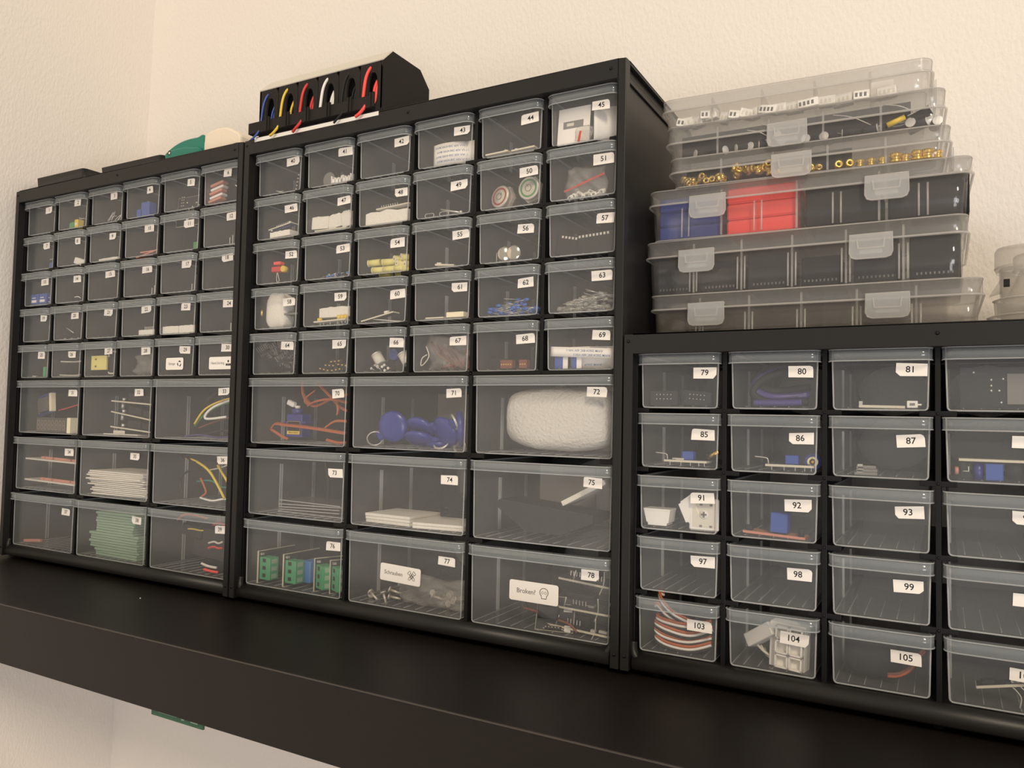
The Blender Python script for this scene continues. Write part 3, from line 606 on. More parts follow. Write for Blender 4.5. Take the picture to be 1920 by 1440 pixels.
for a, b_, c_, d_, m_, r_, lb in [((-30, 9, 50), (-20, 9, 56), (-4, 9, 57), (14, 10, 55), 'orange', 1.1, 'orange wire arching'), ((26, 8, 50), (34, 8, 52), (42, 8, 51), (50, 8, 52), 'red', 1.4, 'red wire end at upper right'), ((20, 8, 26), (28, 8, 28), (34, 8, 27), (40, 8, 28), 'red', 1.2, 'red wire end in the middle'),
                              ((20, 8, 31), (28, 8, 33), (34, 8, 32), (40, 8, 34), 'off_white', 1.0, 'pale wire end in the middle'), ((12, 7, 10), (20, 7, 8.5), (28, 7, 8), (34, 7, 8), 'white', 1.3, 'white wire end near the floor'), ((16, 7, 4.5), (22, 7, 4), (30, 7, 3.6), (36, 7, 3.8), 'bright_red', 1.4, 'bright red wire end near the floor'),
                              ((-14, 10, 42), (-6, 10, 42.5), (2, 10, 42), (8, 11, 42), 'yellow', .8, 'thin yellow wire')]:
    wire('lead_wire', [a, b_, c_, d_], r_, m_, 39, lb + ' in the drawer tagged 39')
# --- middle cabinet
one('bolt', MB().cyl((-4, 0, 2), (4, 0, 0), .7, 'tin', n=8).cyl((4, 0, 0), (4.8, 0, -.4), 1.6, 'tin', n=8), 40, (-6, 6, FL + 1.5), 'tiny screw lying in the drawer tagged 40', 'screw')
many('pin_header', [('strip', MB().box(-1.2, 1.2, -1.2, 1.2, 0, 20, 'dark_grey'), None), ('pins', (lambda b: [b.box(-4, -1, -.4, .4, 2 + i * 3.4, 2.8 + i * 3.4, 'tin') for i in range(5)] and b)(MB()), 'bright pins')], 40, (17, 8, FL), 'dark pin strip standing at the right of the drawer tagged 40', 'connector', rot=(0, 12, 0))
def jst(w_=10, m_='white'):
    b = MB(); b.box(-w_ / 2, w_ / 2, -3, 3.4, 0, .9, m_); b.box(-w_ / 2, w_ / 2, 2.4, 3.4, 0, 7, m_)
    for x in (-w_ / 2, -w_ / 6, w_ / 6, w_ / 2 - 1): b.box(x, x + 1, -3, 2.4, 0, 7 if abs(x) > w_ / 4 else 5.5, m_)
    b.box(-w_ / 2, w_ / 2, -3, -2.2, 0, 4, m_); return b
for i in range(2): one('white_connector', jst(11), 41, (5 + i * 13, 6, FL), ('left', 'right')[i] + ' white three-slot connector in the drawer tagged 41', 'connector', rot=(0, 0, 12 - 16 * i))
one('clear_disc', MB().cyl((0, 0, 7), (0, 1.2, 7), 7, 'bag', n=24), 41, (-9, 9, FL), 'faint round clear disc leaning in the drawer tagged 41', 'disc')
def ribbon(w_, h_, lines, n_, loc, label, rot=None, up=True, curve=5, mat_='paper', name='ribbon_cable', flip=False, parts=()):
    b = MB(); f = lambda u, v: ((u - .5) * w_, curve * (1 - math.sin(PI * min(1, u * 1.15 + .12)) ** .6) , v * h_)
    b.sheet(18, 1, f, mat_); 
    e = empty(name, P(n_, loc), label, 'cable', None, rot)
    o = obj('ribbon', b, e, solid=.5)
    t = MB()
    for k, (s_, x, z) in enumerate(lines): 
        vs, fs = text_mesh(s_, 2.55); 
        for_ = []
        for a, c_, _ in vs:
            if flip: a, c_ = -a, -c_
            u = (a + x) / w_ + .5; p = f(min(max(u, 0), 1), 0); for_.append((x + a, p[1] - .32, z + c_))
        t.add(for_, fs, 'blue_ink')
    q = obj('print', t, e); q['label'] = 'small blue print'
    for nm, mb_, lb in parts:
        q = obj(nm, mb_, e); q['label'] = lb
    return e
ribbon(40, 19, [('AWM 20624 80C 60V VW-1', -2.5, 15.5), ('AWM 20624 80C 60V VW-1', -1, 11.5), ('AWM 20624 80C 60V VW-1', -2, 7.5), ('AWM 20624 80C 60V VW-1', -.5, 3.5)], 43, (5, 4, FL), 'white flat ribbon cable standing curled in the drawer tagged 43')
one('module', pcb(22, 10, 1.5, 'pcb_green').box(-8, 6, -4, 4, 1.5, 3, 'rubber'), 43, (0, 18, FL), 'small dark board lying behind the ribbon cable in the drawer tagged 43', 'circuit board')
for i in range(2): one('small_board', pcb(21, 10, 1.2, 'off_white').box(6 - i * 14, 8 - i * 14, -3, 3, 1.2, 2.6, 'tin'), 44, (-13 + i * 24, 5.5, FL + .9), ('left', 'right')[i] + ' thin pale board lying in the drawer tagged 44', 'circuit board', rot=(0, -2, 0))
many('paper_bag_card', [('card', MB().box(-13.5, 13.5, 0, .6, 0, 30, 'paper'), None), ('printed_window', MB().box(-9, 8, -.1, 0, 13, 19, 'grey_plastic').box(-6, 0, -.15, -.1, 15, 17.5, 'off_white'), 'grey printed window')], 45, (-11, 5, FL), 'white card with a grey printed rectangle in the drawer tagged 45', 'card', rot=(-6, 0, 0))
one('paper_sheet', MB().sheet(8, 2, lambda u, v: (18 * u - 2, 10 * math.sin(u * 1.6), 27 * v), 'paper'), 45, (9, 4, FL), 'plain white paper curled at the right of the drawer tagged 45', 'paper', solid=.35)
many('zip_bag', [('film', bag(14, 12, 3, depth=2), None), ('zip_strip', MB().cbox((-2, -2.5, 3), (1.6, .5, 8), 'strap_red'), 'red zip strip')], 45, (-2, 3, FL), 'clear zip bag end with a red strip before the card, drawer tagged 45', 'bag', rot=(0, 12, 0))
many('header_board', [('board', pcb(30, 9, 1.1, 'pcb_blue'), None), ('pin_header', pins(8, 2.3, 3.6, 'tin', .8, base=None), 'row of pins'), ('end_contact', MB().ball((-12, -3, -.6), 1.7, 'tin', 8, (1, 1, .5)).ball((12, -3, 1.8), 1.7, 'tin', 8, (1.2, 1, .5)), 'round metal contacts')], 46, (1, 6, 11), 'thin pin board lying on a foam pad in the drawer tagged 46', 'circuit board', rot=(0, -9, 0))
one('foam_pad', foam(26, 12, 5, 15), 46, (2, 7, FL + .2), 'white foam pad under the pin board in the drawer tagged 46', 'foam', rot=(0, -2, 0))
for i, (x, w_, h_) in enumerate(((-13, 20, 11), (5, 15, 12), (18, 11, 14))): one('foam_piece', foam(w_, 8, h_, 30 + i, amp=2), 47, (x, 7 + i * 1.2, FL + 2.8), ('left', 'middle', 'right')[i] + ' rough white foam piece in the drawer tagged 47', 'foam', rot=(0, (3, -8, -12)[i], 0))
one('flat_board', pcb(38, 14, 1.2, 'pcb_black').box(0, 6, -6, 0, 1.2, 2.2, 'tin'), 47, (2, 8, FL), 'thin dark board beneath the foam pieces in the drawer tagged 47', 'circuit board')
one('foam_piece', foam(46, 10, 10, 40, amp=3), 48, (2, 7, FL), 'wide rough white foam cushion in the drawer tagged 48', 'foam')
many('header_board', [('board', pcb(36, 8, 1.2, 'off_white'), None), ('pin_header', pins(8, 2.5, 3.2, 'tin', 1.2, x=-6, base=None), 'row of pins')], 48, (8, 6.5, 15), 'pale pin board lying on the foam cushion in the drawer tagged 48', 'circuit board', rot=(0, -3, 0))
def clip(n_, x, lb):
    q = []
    for s_ in (1, -1):
        for k in range(6): a = PI / 2 - PI * k / 5; q.append((s_ * (3 + 1.6 * math.cos(a)), 0, s_ * 1.6 * math.sin(a)))
    one('wire_clip', MB().tube(q, .3, 'tin', n=6, sub=2, closed=True), n_, (x, 4.5, FL + 2.1), lb, 'clip')
clip(49, -17, 'left oval wire clip in the drawer tagged 49'); clip(49, -2, 'right oval wire clip in the drawer tagged 49')
one('rod_with_head', MB().cyl((-11, 0, 4.5), (8, 0, 0), .8, 'tin', n=8).ball((9, 0, 0), 1.7, 'tin', 8), 49, (5, 6, FL + 1.8), 'thin metal rod with a knob end in the drawer tagged 49', 'rod')
for i, (x, col, z, y) in enumerate(((-13, 'brown', 1, 7), (13, 'green', 5, 8))):
    f_ = MB().lathe([(0, -.6), (5.6, -.5), (6.0, -.3)], 'steel', n=28, axis='y'); 
    lt = MB().lathe([(6.0, -.3), (7.6, -.3)], col if i else 'dark_red', n=28, axis='y')
    bz = MB().lathe([(7.6, -.3), (9.0, -.4), (9.6, .4), (9.6, 2), (8, 2), (8, 16), (0, 16)], 'steel', n=28, axis='y')
    nt_ = MB().prism([(11 * math.cos(PI / 3 * k), 11 * math.sin(PI / 3 * k)) for k in range(6)], 5, 8, 'steel')
    ic = MB(); ic.tube([(2.7 * math.cos(a), -.75, 2.7 * math.sin(a)) for a in [math.radians(t) for t in range(60, 391, 15)]], .28, 'grey_plastic', n=5, sub=1); ic.tube([(1.0, -.75, .6), (2.6, -.75, 2.6)], .28, 'grey_plastic', n=5, sub=1)
    many('push_button', [('cap', f_, None), ('light_ring', lt, ('red ring', 'green ring')[i]), ('bezel', bz, None), ('hex_nut', nt_, None), ('power_symbol', ic, 'engraved power symbol')], 50, (x, y, FL + 9.8 + z), 'round metal power button with a %s ring, drawer tagged 50' % ('red', 'green')[i], 'button', None, (-8, (0, -75)[i], -14 + 20 * i))
many('zip_bag', [('film', bag(34, 25, 9, depth=6), None), ('zip_strip', MB().cbox((0, -3.6, 12), (35, .5, 1.7), 'strap_red', (0, -17, 0)), 'red zip strip')], 51, (-1, 9, FL), 'clear zip bag with a slanted red strip in the drawer tagged 51', 'bag')
for i in range(9): one('white_connector', MB().cbox((0, 0, 0), (4.5, 3, 3.4), 'white', ch=.3).box(-1, 1, -1.7, -1.5, -.8, .8, 'grey_ink'), 51, (-13 + i * 3.2, 7.5 + (i % 3), FL + 2 + (i % 3) * 1.4), 'small white connector in the zip bag, drawer tagged 51', 'connector', 'white connectors in the zip bag', rot=(rnd.uniform(-40, 40), rnd.uniform(-40, 40), rnd.uniform(-40, 40)))
many('variable_resistor', [('body', MB().cbox((-4, 0, 5), (11, 7, 5), 'red', ch=.4).cbox((-3, 0, 11), (9, 6, 3), 'bright_red', ch=.3), None), ('knob', MB().cyl((5, -3, 5), (5, 3, 5), 3.0, 'yellow', n=16), 'yellow round end'), ('contact_ring', MB().tube([(-3, -2, 2), (-1.2, -2, -2), (0, -2, -6), (-2, -2, -8), (-3.6, -2, -4)], .35, 'tin', n=5, closed=True), 'metal loop')], 52, (-1, 7, FL + 8), 'red component with a yellow round end in the drawer tagged 52', 'electronic component')
for i in range(30):
    q = MB().cyl((-1.6, 0, 0), (1.6, 0, 0), .9, rnd.choice(('steel', 'dark_grey', 'brown', 'sky_blue')), n=8).tube([(1.6, 0, 0), (4, .5, .4), (5.5, 1, 0)], .25, 'tin', n=4, sub=1)
    one('small_resistor', q, 53, (-15 + 36 * rnd.random(), 3 + 9 * rnd.random(), FL + 1 + rnd.random() * 3.2), 'tiny leaded component in the low heap in the drawer tagged 53', 'electronic component', 'small components in the drawer tagged 53', rot=(rnd.uniform(-30, 30), rnd.uniform(-25, 25), rnd.uniform(0, 180)))
proto = None
for i, (x, z, y, a) in enumerate(((-19, 12.5, 6, 14), (-4, 12.5, 7, 20), (-13, 5.5, 5, 8), (-2, 5.5, 6, 4), (10, 5.5, 6, 10), (8, 15, 8, 60), (16, 15.8, 7, 55), (13, 10, 5, 64), (21, 9, 6, 70), (18, 4.5, 6, 30), (-14, 4.5, 17, 5), (4, 4.5, 17, 8), (-6, 11, 18, 2), (12, 10, 18, 12))):
    if proto is None:
        b = MB().cyl((0, 0, 0), (11, 0, 0), 3.1, 'pale_yellow', n=16); c_ = MB().cyl((-.6, 0, 0), (0, 0, 0), 3.2, 'cream', n=16); h_ = MB().cyl((-.8, 0, 0), (-.6, 0, 0), .8, 'grey_plastic', n=10)
        proto = many('buzzer_tube', [('sleeve', b, None), ('end_cap', c_, 'cream end'), ('end_hole', h_, 'dark hole')], 54, (x, y, z - 1.5), 'pale yellow tube with a cream end in the heap in the drawer tagged 54', 'tube', 'pale yellow tubes in the drawer tagged 54', (0, -4, a))
    else: dup(proto, P(54, (x, y, z - 1.5)), (0, rnd.uniform(-6, 6), a))
one('small_board', pcb(17, 8, 1.4, 'off_white').box(-7, -3, -4, 0, 1.4, 2.6, 'tin'), 55, (1, 5, FL + .4), 'small pale board on the floor of the drawer tagged 55', 'circuit board', rot=(0, 3, 12))
for i in range(2): one('coin_cell', MB().lathe([(0, -1.5), (5, -1.4), (6.2, -.6), (6.4, 0), (6.2, .8), (0, 1)], 'chrome', n=28, axis='y'), 56, (-6 + i * 8.6, 6 - i, FL + 6.4), ('left', 'right')[i] + ' shiny round metal disc standing in the drawer tagged 56', 'disc', rot=(0, 0, 30 - 14 * i))
one('thin_pin', MB().cyl((0, 0, 0), (0, 0, 8), .35, 'tin', n=6), 56, (-14, 6, FL), 'thin upright pin beside the shiny discs in the drawer tagged 56', 'pin')
for i, (x, w_, a) in enumerate(((-16, 18, 12), (9, 32, -3))): many('chip', [('body', MB().cbox((0, 0, 8), (w_, 7, 15 + i), 'charcoal', ch=.5), None), ('pins', (lambda b: [b.box(-w_ / 2 + 3 + k * 2.9, -w_ / 2 + 4.6 + k * 2.9, -3.9, -3.4, 13.4, 15.2, 'tin') for k in range(int(w_ / 3) - 1)] and b)(MB()), 'row of bright pins')], 57, (x, 9, FL), ('left tilted', 'right wide')[i] + ' black chip socket in the drawer tagged 57', 'connector', rot=(0, a, 0))
one('foam_wrap', blob(13, 9, 17, 3, 'foam', .06), 58, (-4, 11, FL + 16.5), 'tall rolled white foam wrap in the drawer tagged 58', 'foam')
one('dark_board', pcb(26, 12, 1.8, 'dark_grey', 'grey_plastic'), 58, (13, 3.5 + 7, 13), 'dark board poking out of the foam wrap in the drawer tagged 58', 'circuit board')
one('brass_pin', MB().cyl((0, 0, 0), (0, 0, 6), 1.2, 'brass', n=10), 58, (-20.5, 3, 13), 'small brass pin at the left of the drawer tagged 58', 'pin')
one('foam_piece', foam(36, 10, 8.5, 51, amp=2), 59, (7, 9, FL + 7), 'white foam slab lying over the board in the drawer tagged 59', 'foam')
many('capped_board', [('board', pcb(38, 10, 1.3, 'off_white'), None), ('yellow_cap', MB().cyl((-14, -2, 1.3), (-14, -2, 4), 2.4, 'yellow').cyl((9, -2, 1.3), (9, -2, 5), 1.8, 'yellow').cyl((13, -2, 1.3), (13, -2, 5), 1.8, 'yellow').cyl((17, -2, 1.3), (17, -2, 5), 1.8, 'yellow'), 'yellow round caps'), ('legs', (lambda b: [b.box(x, x + .6, -3, -2.4, -2.6, 0, 'tin') for x in (-13, -9, -1, 8, 13, 17)] and b)(MB()), 'metal legs')], 59, (4, 6, FL + 2.8), 'pale board with yellow caps in the drawer tagged 59', 'circuit board', rot=(0, -2, 0))
many('long_board', [('board', pcb(36, 9, 1.2, 'dark_grey'), None), ('white_part', MB().cyl((8, 0, 1.2), (8, 0, 4), 2.6, 'white'), 'white round part')], 60, (-4, 5, 5), 'thin board leaning with a white round part in the drawer tagged 60', 'circuit board', rot=(0, -11, 0))
one('flat_plate', MB().box(-18, 18, -5, 5, 0, .8, 'dark_grey').box(-18, 18, -5.2, -5, 0, .8, 'tin'), 60, (3, 8, FL + .8), 'flat dark plate below the leaning board in the drawer tagged 60', 'plate', rot=(0, 6, 0))
one('flat_board', pcb(18, 8, 1.1, 'off_white'), 61, (-7, 5, FL), 'flat pale board on the floor of the drawer tagged 61', 'circuit board')
one('cream_block', MB().cbox((0, 0, 2.5), (17, 7, 4.4), 'cream', ch=.3), 61, (13, 5, FL), 'small cream block in the drawer tagged 61', 'block')
def led(mk, nm):
    b = MB().cyl((0, 0, 0), (2.4, 0, 0), 1.25, mk, n=10); b.ball((2.4, 0, 0), 1.25, mk, 10); b.cyl((0, 0, 0), (-.5, 0, 0), 1.5, mk, n=10)
    l = MB().tube([(-.4, .5, 0), (-6, .8, .2), (-11, 1.2, .6)], .2, 'tin', n=4, sub=1).tube([(-.4, -.5, 0), (-5.5, -.7, 0), (-10, -1, -.3)], .2, 'tin', n=4, sub=1)
    return [('lens', b, None), ('legs', l, 'thin metal legs')]
proto = None
for i in range(46):
    x = -21 + 42 * (i + rnd.random()) / 46; hh = 3.0 + 9 * max(0, math.sin((x + 26) / 50 * 2.6)) ** 1.2
    loc = (x, 7 + 10 * rnd.random(), FL + 1.6 + rnd.random() * hh); a_ = rnd.uniform(-28, 28); rt = (rnd.uniform(-20, 20), rnd.uniform(-14, 14), a_ if x > rnd.uniform(-9, 9) else 180 + a_)
    if proto is None: proto = many('blue_led', led('led_blue', ''), 62, loc, 'small blue light diode with long legs in the heap in the drawer tagged 62', 'light diode', 'blue light diodes in the drawer tagged 62', rt)
    else: dup(proto, P(62, loc), rt)
proto = None
for i in range(60):
    x = -21 + 42 * rnd.random(); hh = 2.5 + 10.5 * min(1, (x + 26) / 34)
    loc = (x, 7 + 10 * rnd.random(), FL + 1.6 + rnd.random() * hh); a_ = rnd.uniform(-28, 28); rt = (rnd.uniform(-20, 20), rnd.uniform(-14, 14), a_ if x > rnd.uniform(-9, 9) else 180 + a_)
    if proto is None: proto = many('clear_led', led('led_clear', ''), 63, loc, 'small clear light diode with long legs in the heap in the drawer tagged 63', 'light diode', 'clear light diodes in the drawer tagged 63', rt)
    else: dup(proto, P(63, loc), rt)
proto = None
for i in range(20):
    loc = (-20 + 40 * rnd.random(), 5 + 12 * rnd.random(), 4 + 22 * rnd.random()); rt = (rnd.uniform(-40, 40), rnd.uniform(-50, 50), rnd.uniform(-30, 30))
    b = MB().box(-7, 7, -1.3, 1.3, 0, 2.5, 'rubber'); q = MB(); [q.box(-6.4 + k * 2.5, -5.7 + k * 2.5, -.4, .4, -2, 8, 'grey_plastic') for k in range(6)]
    if proto is None: proto = many('pin_strip', [('strip', b, None), ('pins', q, 'bright metal pins')], 64, loc, 'black pin strip in the jumble in the drawer tagged 64', 'connector', 'pin strips in the drawer tagged 64', rt)
    else: dup(proto, P(64, loc), rt)
for i in range(5): one('contact_strip', MB().box(-7, 7, -1.5, 1.5, 0, 3, 'rubber').box(-6, -4.4, -1.7, -1.5, 1, 2, 'gold').box(-2, -.4, -1.7, -1.5, 1, 2, 'gold').box(2, 3.6, -1.7, -1.5, 1, 2, 'gold'), 65, (-4 + i * 5, 7 + 2 * (i % 3), FL + 1 + (i % 3) * 4), 'black contact strip with gold dots in the drawer tagged 65', 'connector', 'contact strips in the drawer tagged 65', rot=(0, rnd.uniform(-12, 12), 10))
for i, (x, z, a) in enumerate(((-9, 12, 30), (20, 12, 25))): many('capacitor', [('can', MB().cyl((0, 0, 0), (5.5, 0, -8), 4.6, 'off_white', n=18), None), ('top_rim', MB().cyl((-.7, 0, 1), (0, 0, 0), 4.9, 'tin', n=18), 'silver top')], 66, (x, 8, z + 4), ('left', 'right')[i] + ' short silver capacitor can in the drawer tagged 66', 'capacitor')
for i, (x, z) in enumerate(((6, 5), (9, 8), (15, 5))): one('black_part', MB().cyl((0, -4, 5), (0, 4, 5), 5, 'rubber' if i != 1 else 'pcb_blue', n=16), 66, (x, 12, FL + (0, 10, 0)[i]), ('left black', 'upper blue', 'right black')[i] + ' round part between the silver cans in the drawer tagged 66', 'electronic component')
for i in range(8): one('screw', MB().cyl((0, 0, 0), (0, 0, 4), .6, 'tin', n=6).cyl((0, 0, 4), (0, 0, 4.8), 1.3, 'tin', n=8), 66, (-8 + i * 2.4, 5 + i % 3, FL + 1 + (i % 3) * 2), 'tiny screw on the floor of the drawer tagged 66', 'screw', 'tiny screws in the drawer tagged 66', rot=(rnd.uniform(40, 100), rnd.uniform(-40, 40), 0))
one('plastic_bag', bag(44, 30, 21, depth=10), 67, (1, 13, FL), 'crumpled clear bag of brown leads filling the drawer tagged 67', 'bag')
for i in range(5): wire('brown_lead', [(-18 + i * 6, 14, 27 - i * 2), (-10 + i * 5, 12, 16), (2 + i * 3, 13, 8), (-6 + i * 7, 12, 4), (16, 14, 8 + i * 3)], 1.1, 'brown', 67, 'brown lead inside the clear bag in the drawer tagged 67', 'wire', 'brown leads in the drawer tagged 67')
wire('pale_loop', [(-18, 6, 22), (-15, 6, 14), (-19, 6, 8), (-23, 6, 6), (-22, 6, 12), (-17, 6, 15)], .5, 'off_white', 67, 'thin pale thread loop at the left of the drawer tagged 67')
for i, (x, w_) in enumerate(((-1, 11), (14, 7))): many('terminal_block', [('body', MB().cbox((0, 0, 4), (w_, 6, 7), 'brown', ch=.4), None), ('pins', (lambda b: [b.box(-w_ / 2 + 1 + k * 2, -w_ / 2 + 2 + k * 2, -3.2, -3, 3.4, 4.4, 'gold') for k in range(int(w_ / 2.1))] and b)(MB()), 'gold contacts')], 68, (x, 5, FL), ('left', 'right')[i] + ' reddish brown connector in the drawer tagged 68', 'connector')
one('dark_block', MB().cbox((0, 0, 5), (20, 10, 9), 'rubber', ch=.5), 68, (-12, 16, FL), 'dark block behind the brown connectors in the drawer tagged 68', 'connector')
ribbon(52, 7.5, [('AWM 20624 80C 60V VW-1', 2, 5.2), ('AWM 20624 80C 60V VW-1', 8, 2)], 69, (0, 3.5, 9.5), 'white ribbon cable lying across the front of the drawer tagged 69', (0, 3, 0), curve=0, flip=True)
ribbon(38, 17, [('AWM 20624', 0, 3)], 69, (7, 9, FL), 'white ribbon cable standing behind the crossing one in the drawer tagged 69', (0, 0, 0), curve=3, flip=True)
for i, (x, w_) in enumerate(((-20, 7), (-7, 4))): one('ribbon_end', MB().box(-w_ / 2, w_ / 2, -.4, .4, 0, 9, 'blue').box(w_ / 2, w_ / 2 + 4, -.4, .4, 0, 9, 'paper'), 69, (x, 6, FL), ('left', 'right')[i] + ' blue ribbon cable end in the drawer tagged 69', 'cable')
# large drawers of the middle cabinet
sv = [('case', MB().cbox((0, 0, 13), (20, 13, 22), 'deep_blue', ch=.8).cbox((0, 0, 16), (28, 12, 2.4), 'deep_blue', ch=.5).cyl((-2, 0, 24), (-2, 0, 29), 5.6, 'deep_blue', n=20), None),
      ('output_horn', MB().cyl((-2, 0, 29), (-2, 0, 32), 2.6, 'white', n=12).cbox((-8, -2, 34), (9, 5, 5), 'white', (0, 20, 0), .8), 'white horn'),
      ('type_plate', MB().box(-8, 8, -6.8, -6.6, 5, 17, 'rubber').box(-8, 8, -6.9, -6.8, 5, 8, 'yellow'), 'black and yellow plate')]
pl = sv[2][1]; write(pl, 'Micro Servo', 2.4, 0, 6.5, -7.0, 'ink'); pl.tube([(-8, -6.9, 5), (8, -6.9, 5), (8, -6.9, 17), (-8, -6.9, 17)], .2, 'yellow', n=4, sub=1, closed=True)
many('servo_motor', sv, 70, (-12, 16, FL + 3), 'blue servo motor with a white horn and yellow plate, drawer tagged 70', 'motor')
for a in ([(-40, 8, 14), (-34, 7, 18), (-20, 6, 17), (0, 5, 16), (24, 6, 14), (52, 8, 11)], [(-42, 9, 13), (-34, 8, 10), (-26, 9, 6), (-20, 10, 4)], [(-8, 14, 58), (-6, 14, 46), (4, 12, 38), (14, 12, 36), (34, 14, 44), (56, 18, 48)],
          [(2, 12, 36), (16, 8, 40), (34, 8, 42), (52, 10, 39)], [(12, 14, 57), (28, 12, 46), (44, 12, 34), (56, 14, 30)], [(28, 8, 16), (40, 8, 22), (54, 9, 22)], [(40, 9, 40), (43, 8, 33), (42, 8, 28)], [(8, 14, 50), (-4, 14, 42), (2, 13, 37)], [(30, 8, 5), (44, 8, 2.6), (56, 9, 3.2)]):
    for k in range(3 if len(a) > 4 else 2):
        wire('servo_lead', [(x, y + k * .9, z + k * .8) for x, y, z in a], .8, ('orange', 'orange', 'brown')[k], 70, ('orange', 'orange', 'brown')[k] + ' servo lead in the drawer tagged 70', 'wire', 'orange and brown servo leads in the drawer tagged 70' + (' (brown)' if k == 2 else ''))
for i, (x, y, z, rt, R_, ta, rg_) in enumerate(((-24, 10, 18, (10, 0, 14), 14, 212, (20, 0, 30)), (2, 16, 17.5, (52, 0, -8), 14, 10, None), (2, 14, 8, (66, 0, 6), 14, -8, (70, 0, 0)), (27, 16, 15, (28, 0, -14), 14, 30, (0, 0, -30)), (43, 14, 19, (6, 0, -56), 14, 238, (0, 0, 40)), (14, 26, 3.6, (86, 0, 0), 12, 180, None))):
    ca, sa = math.cos(math.radians(ta)), math.sin(math.radians(ta))
    fb = MB().lathe([(0, -3.6), (R_ * .6, -3.4), (R_ * .9, -2.2), (R_, 0), (R_ * .9, 2.2), (R_ * .6, 3.4), (0, 3.6)], 'fob_blue', n=36, axis='y'); fb.cbox((R_ * ca, 0, R_ * sa), (9, 4.4, 9), 'fob_blue', (0, -ta, 0), 1.8)
    parts = [('disc', fb, None)]
    if rg_:
        rg = MB(); cc = ((R_ + 6) * ca, -1.2, (R_ + 6) * sa); ring(cc, 6.8, .5, 'tin', rg, 28, rot=rg_); ring((cc[0], cc[1] - 1.0, cc[2]), 6.8, .5, 'tin', rg, 28, rot=rg_); parts.append(('split_ring', rg, 'metal ring'))
    many('key_fob', parts, 71, (x + 2, y, z + 1), ('large leftmost', 'upper middle', 'lower middle', 'right tilted', 'rightmost upright', 'flat rear')[i] + ' blue round key fob in the drawer tagged 71', 'key fob', None, rt)
one('paper_card', MB().sheet(6, 1, lambda u, v: (44 * u - 22, 6 * math.sin(u * 2), 48 * v), 'screen'), 71, (12, 60, FL), 'pale grey card standing behind the key fobs, drawer tagged 71', 'card', solid=.4)
one('bubble_wrap', blob(48, 26, 24.5, 8, 'bubble', .035, 44), 72, (7, 32, FL + 27), 'big bundle of white foam wrap filling the drawer tagged 72', 'packing foam')
for i in range(5): one('clear_sleeve', MB().box(-34, 42, -10, 30, 0, .5, 'bag').box(-34, 42, -10.2, -10, 0, .8, 'clear_edge'), 73, (2, 24, FL + .5 + i * 2.6), 'flat clear sleeve in the low stack in the drawer tagged 73', 'sleeve', 'clear sleeves in the drawer tagged 73', rot=(0, rnd.uniform(-1.5, 1.5), rnd.uniform(-4, 4)))
wire('black_lead', [(-6, 44, 58), (-2, 44, 44), (2, 44, 28), (2, 44, 8)], 1.6, 'black', 73, 'black lead hanging down inside the drawer tagged 73')
for i in range(3): one('foam_tile', MB().box(-25, 25, -22, 22, 0, 2.6, 'foam'), 74, (-23 - i * .5, 30, FL + .3 + i * 2.8), 'square pale tile in the left pile in the drawer tagged 74', 'tile', 'left pile of pale square tiles in the drawer tagged 74', rot=(0, 0, -4 + i), bevel=.4)
for i in range(2): one('foam_tile', MB().box(-24, 24, -22, 22, 0, 2.4, 'foam'), 74, (28, 27, FL + .3 + i * 2.6), 'square pale tile in the right pile in the drawer tagged 74', 'tile', 'right pile of pale square tiles in the drawer tagged 74', rot=(0, 0, 6), bevel=.4)
one('rounded_part', blob(17, 14, 7, 5, 'rubber', .03), 74, (38, 70, 20), 'dark rounded part behind the tiles in the drawer tagged 74', 'part')
one('rubber_mat', MB().prism([(-46, 24), (-40, 28), (40, 21), (40, 15), (14, 4), (-16, 4)], 6, 40, 'rubber'), 75, (2, 0, FL + 2), 'large dark sponge slab in the drawer tagged 75', 'foam')
one('foam_sheet', MB().box(-18, 22, -14, 14, 0, 4, 'foam'), 75, (30, 26, 37), 'white foam sheet slanting above the dark slab in the drawer tagged 75', 'foam', rot=(0, -28, 0), bevel=.6)
one('foam_sheet', MB().box(-25, 25, 0, 2, 0, 34, 'grey_plastic'), 75, (0, 50, 24), 'pale sheet standing behind the dark slab in the drawer tagged 75', 'foam')
for i, (x, cl) in enumerate(((-46, 0), (-14, 1), (24, 0), (42, 0))):
    tb = MB(); tb.cbox((7.5, 5, 14), (14, 11, 21), 'terminal_green', ch=.4); hl = MB()
    for k in range(3): hl.box(5, 9, -.8, -.55, 6 + k * 7, 9.4 + k * 7, 'rubber'); tb.box(14.4, 15, 2, 8, 5 + k * 7, 9 + k * 7, 'pale_green')
    parts = [('board', MB().box(-1, .6, -2, 44, 0, 30, 'pcb_edge').box(.55, .7, -1.5, 44, .5, 29.5, 'pcb_black'), None), ('terminal', tb, 'green terminal block'), ('wire_hole', hl, 'dark square holes'),
             ('components', MB().box(.7, 4, 14, 22, 6, 24, 'rubber').box(.7, 7, 24, 36, 4, 14, 'dark_grey').box(.7, 3, 0, 3, 26, 28, 'tin'), None)]
    if cl: parts.append(('blue_relay', MB().cbox((14, 20, 13), (13, 16, 20), 'sky_blue', ch=.6), 'blue block'))
    many('terminal_module', parts, 76, (x, 5 + i, FL), ('leftmost', 'second', 'third', 'rightmost')[i] + ' board with a green terminal block standing in the drawer tagged 76', 'circuit board', None, (0, 0, (-2, -2, -24, -28)[i]))
many('zip_bag', [('film', bag(70, 26, 31, depth=14), None)], 77, (20, 16, FL), 'clear bag holding screws at the right of the drawer tagged 77', 'bag')
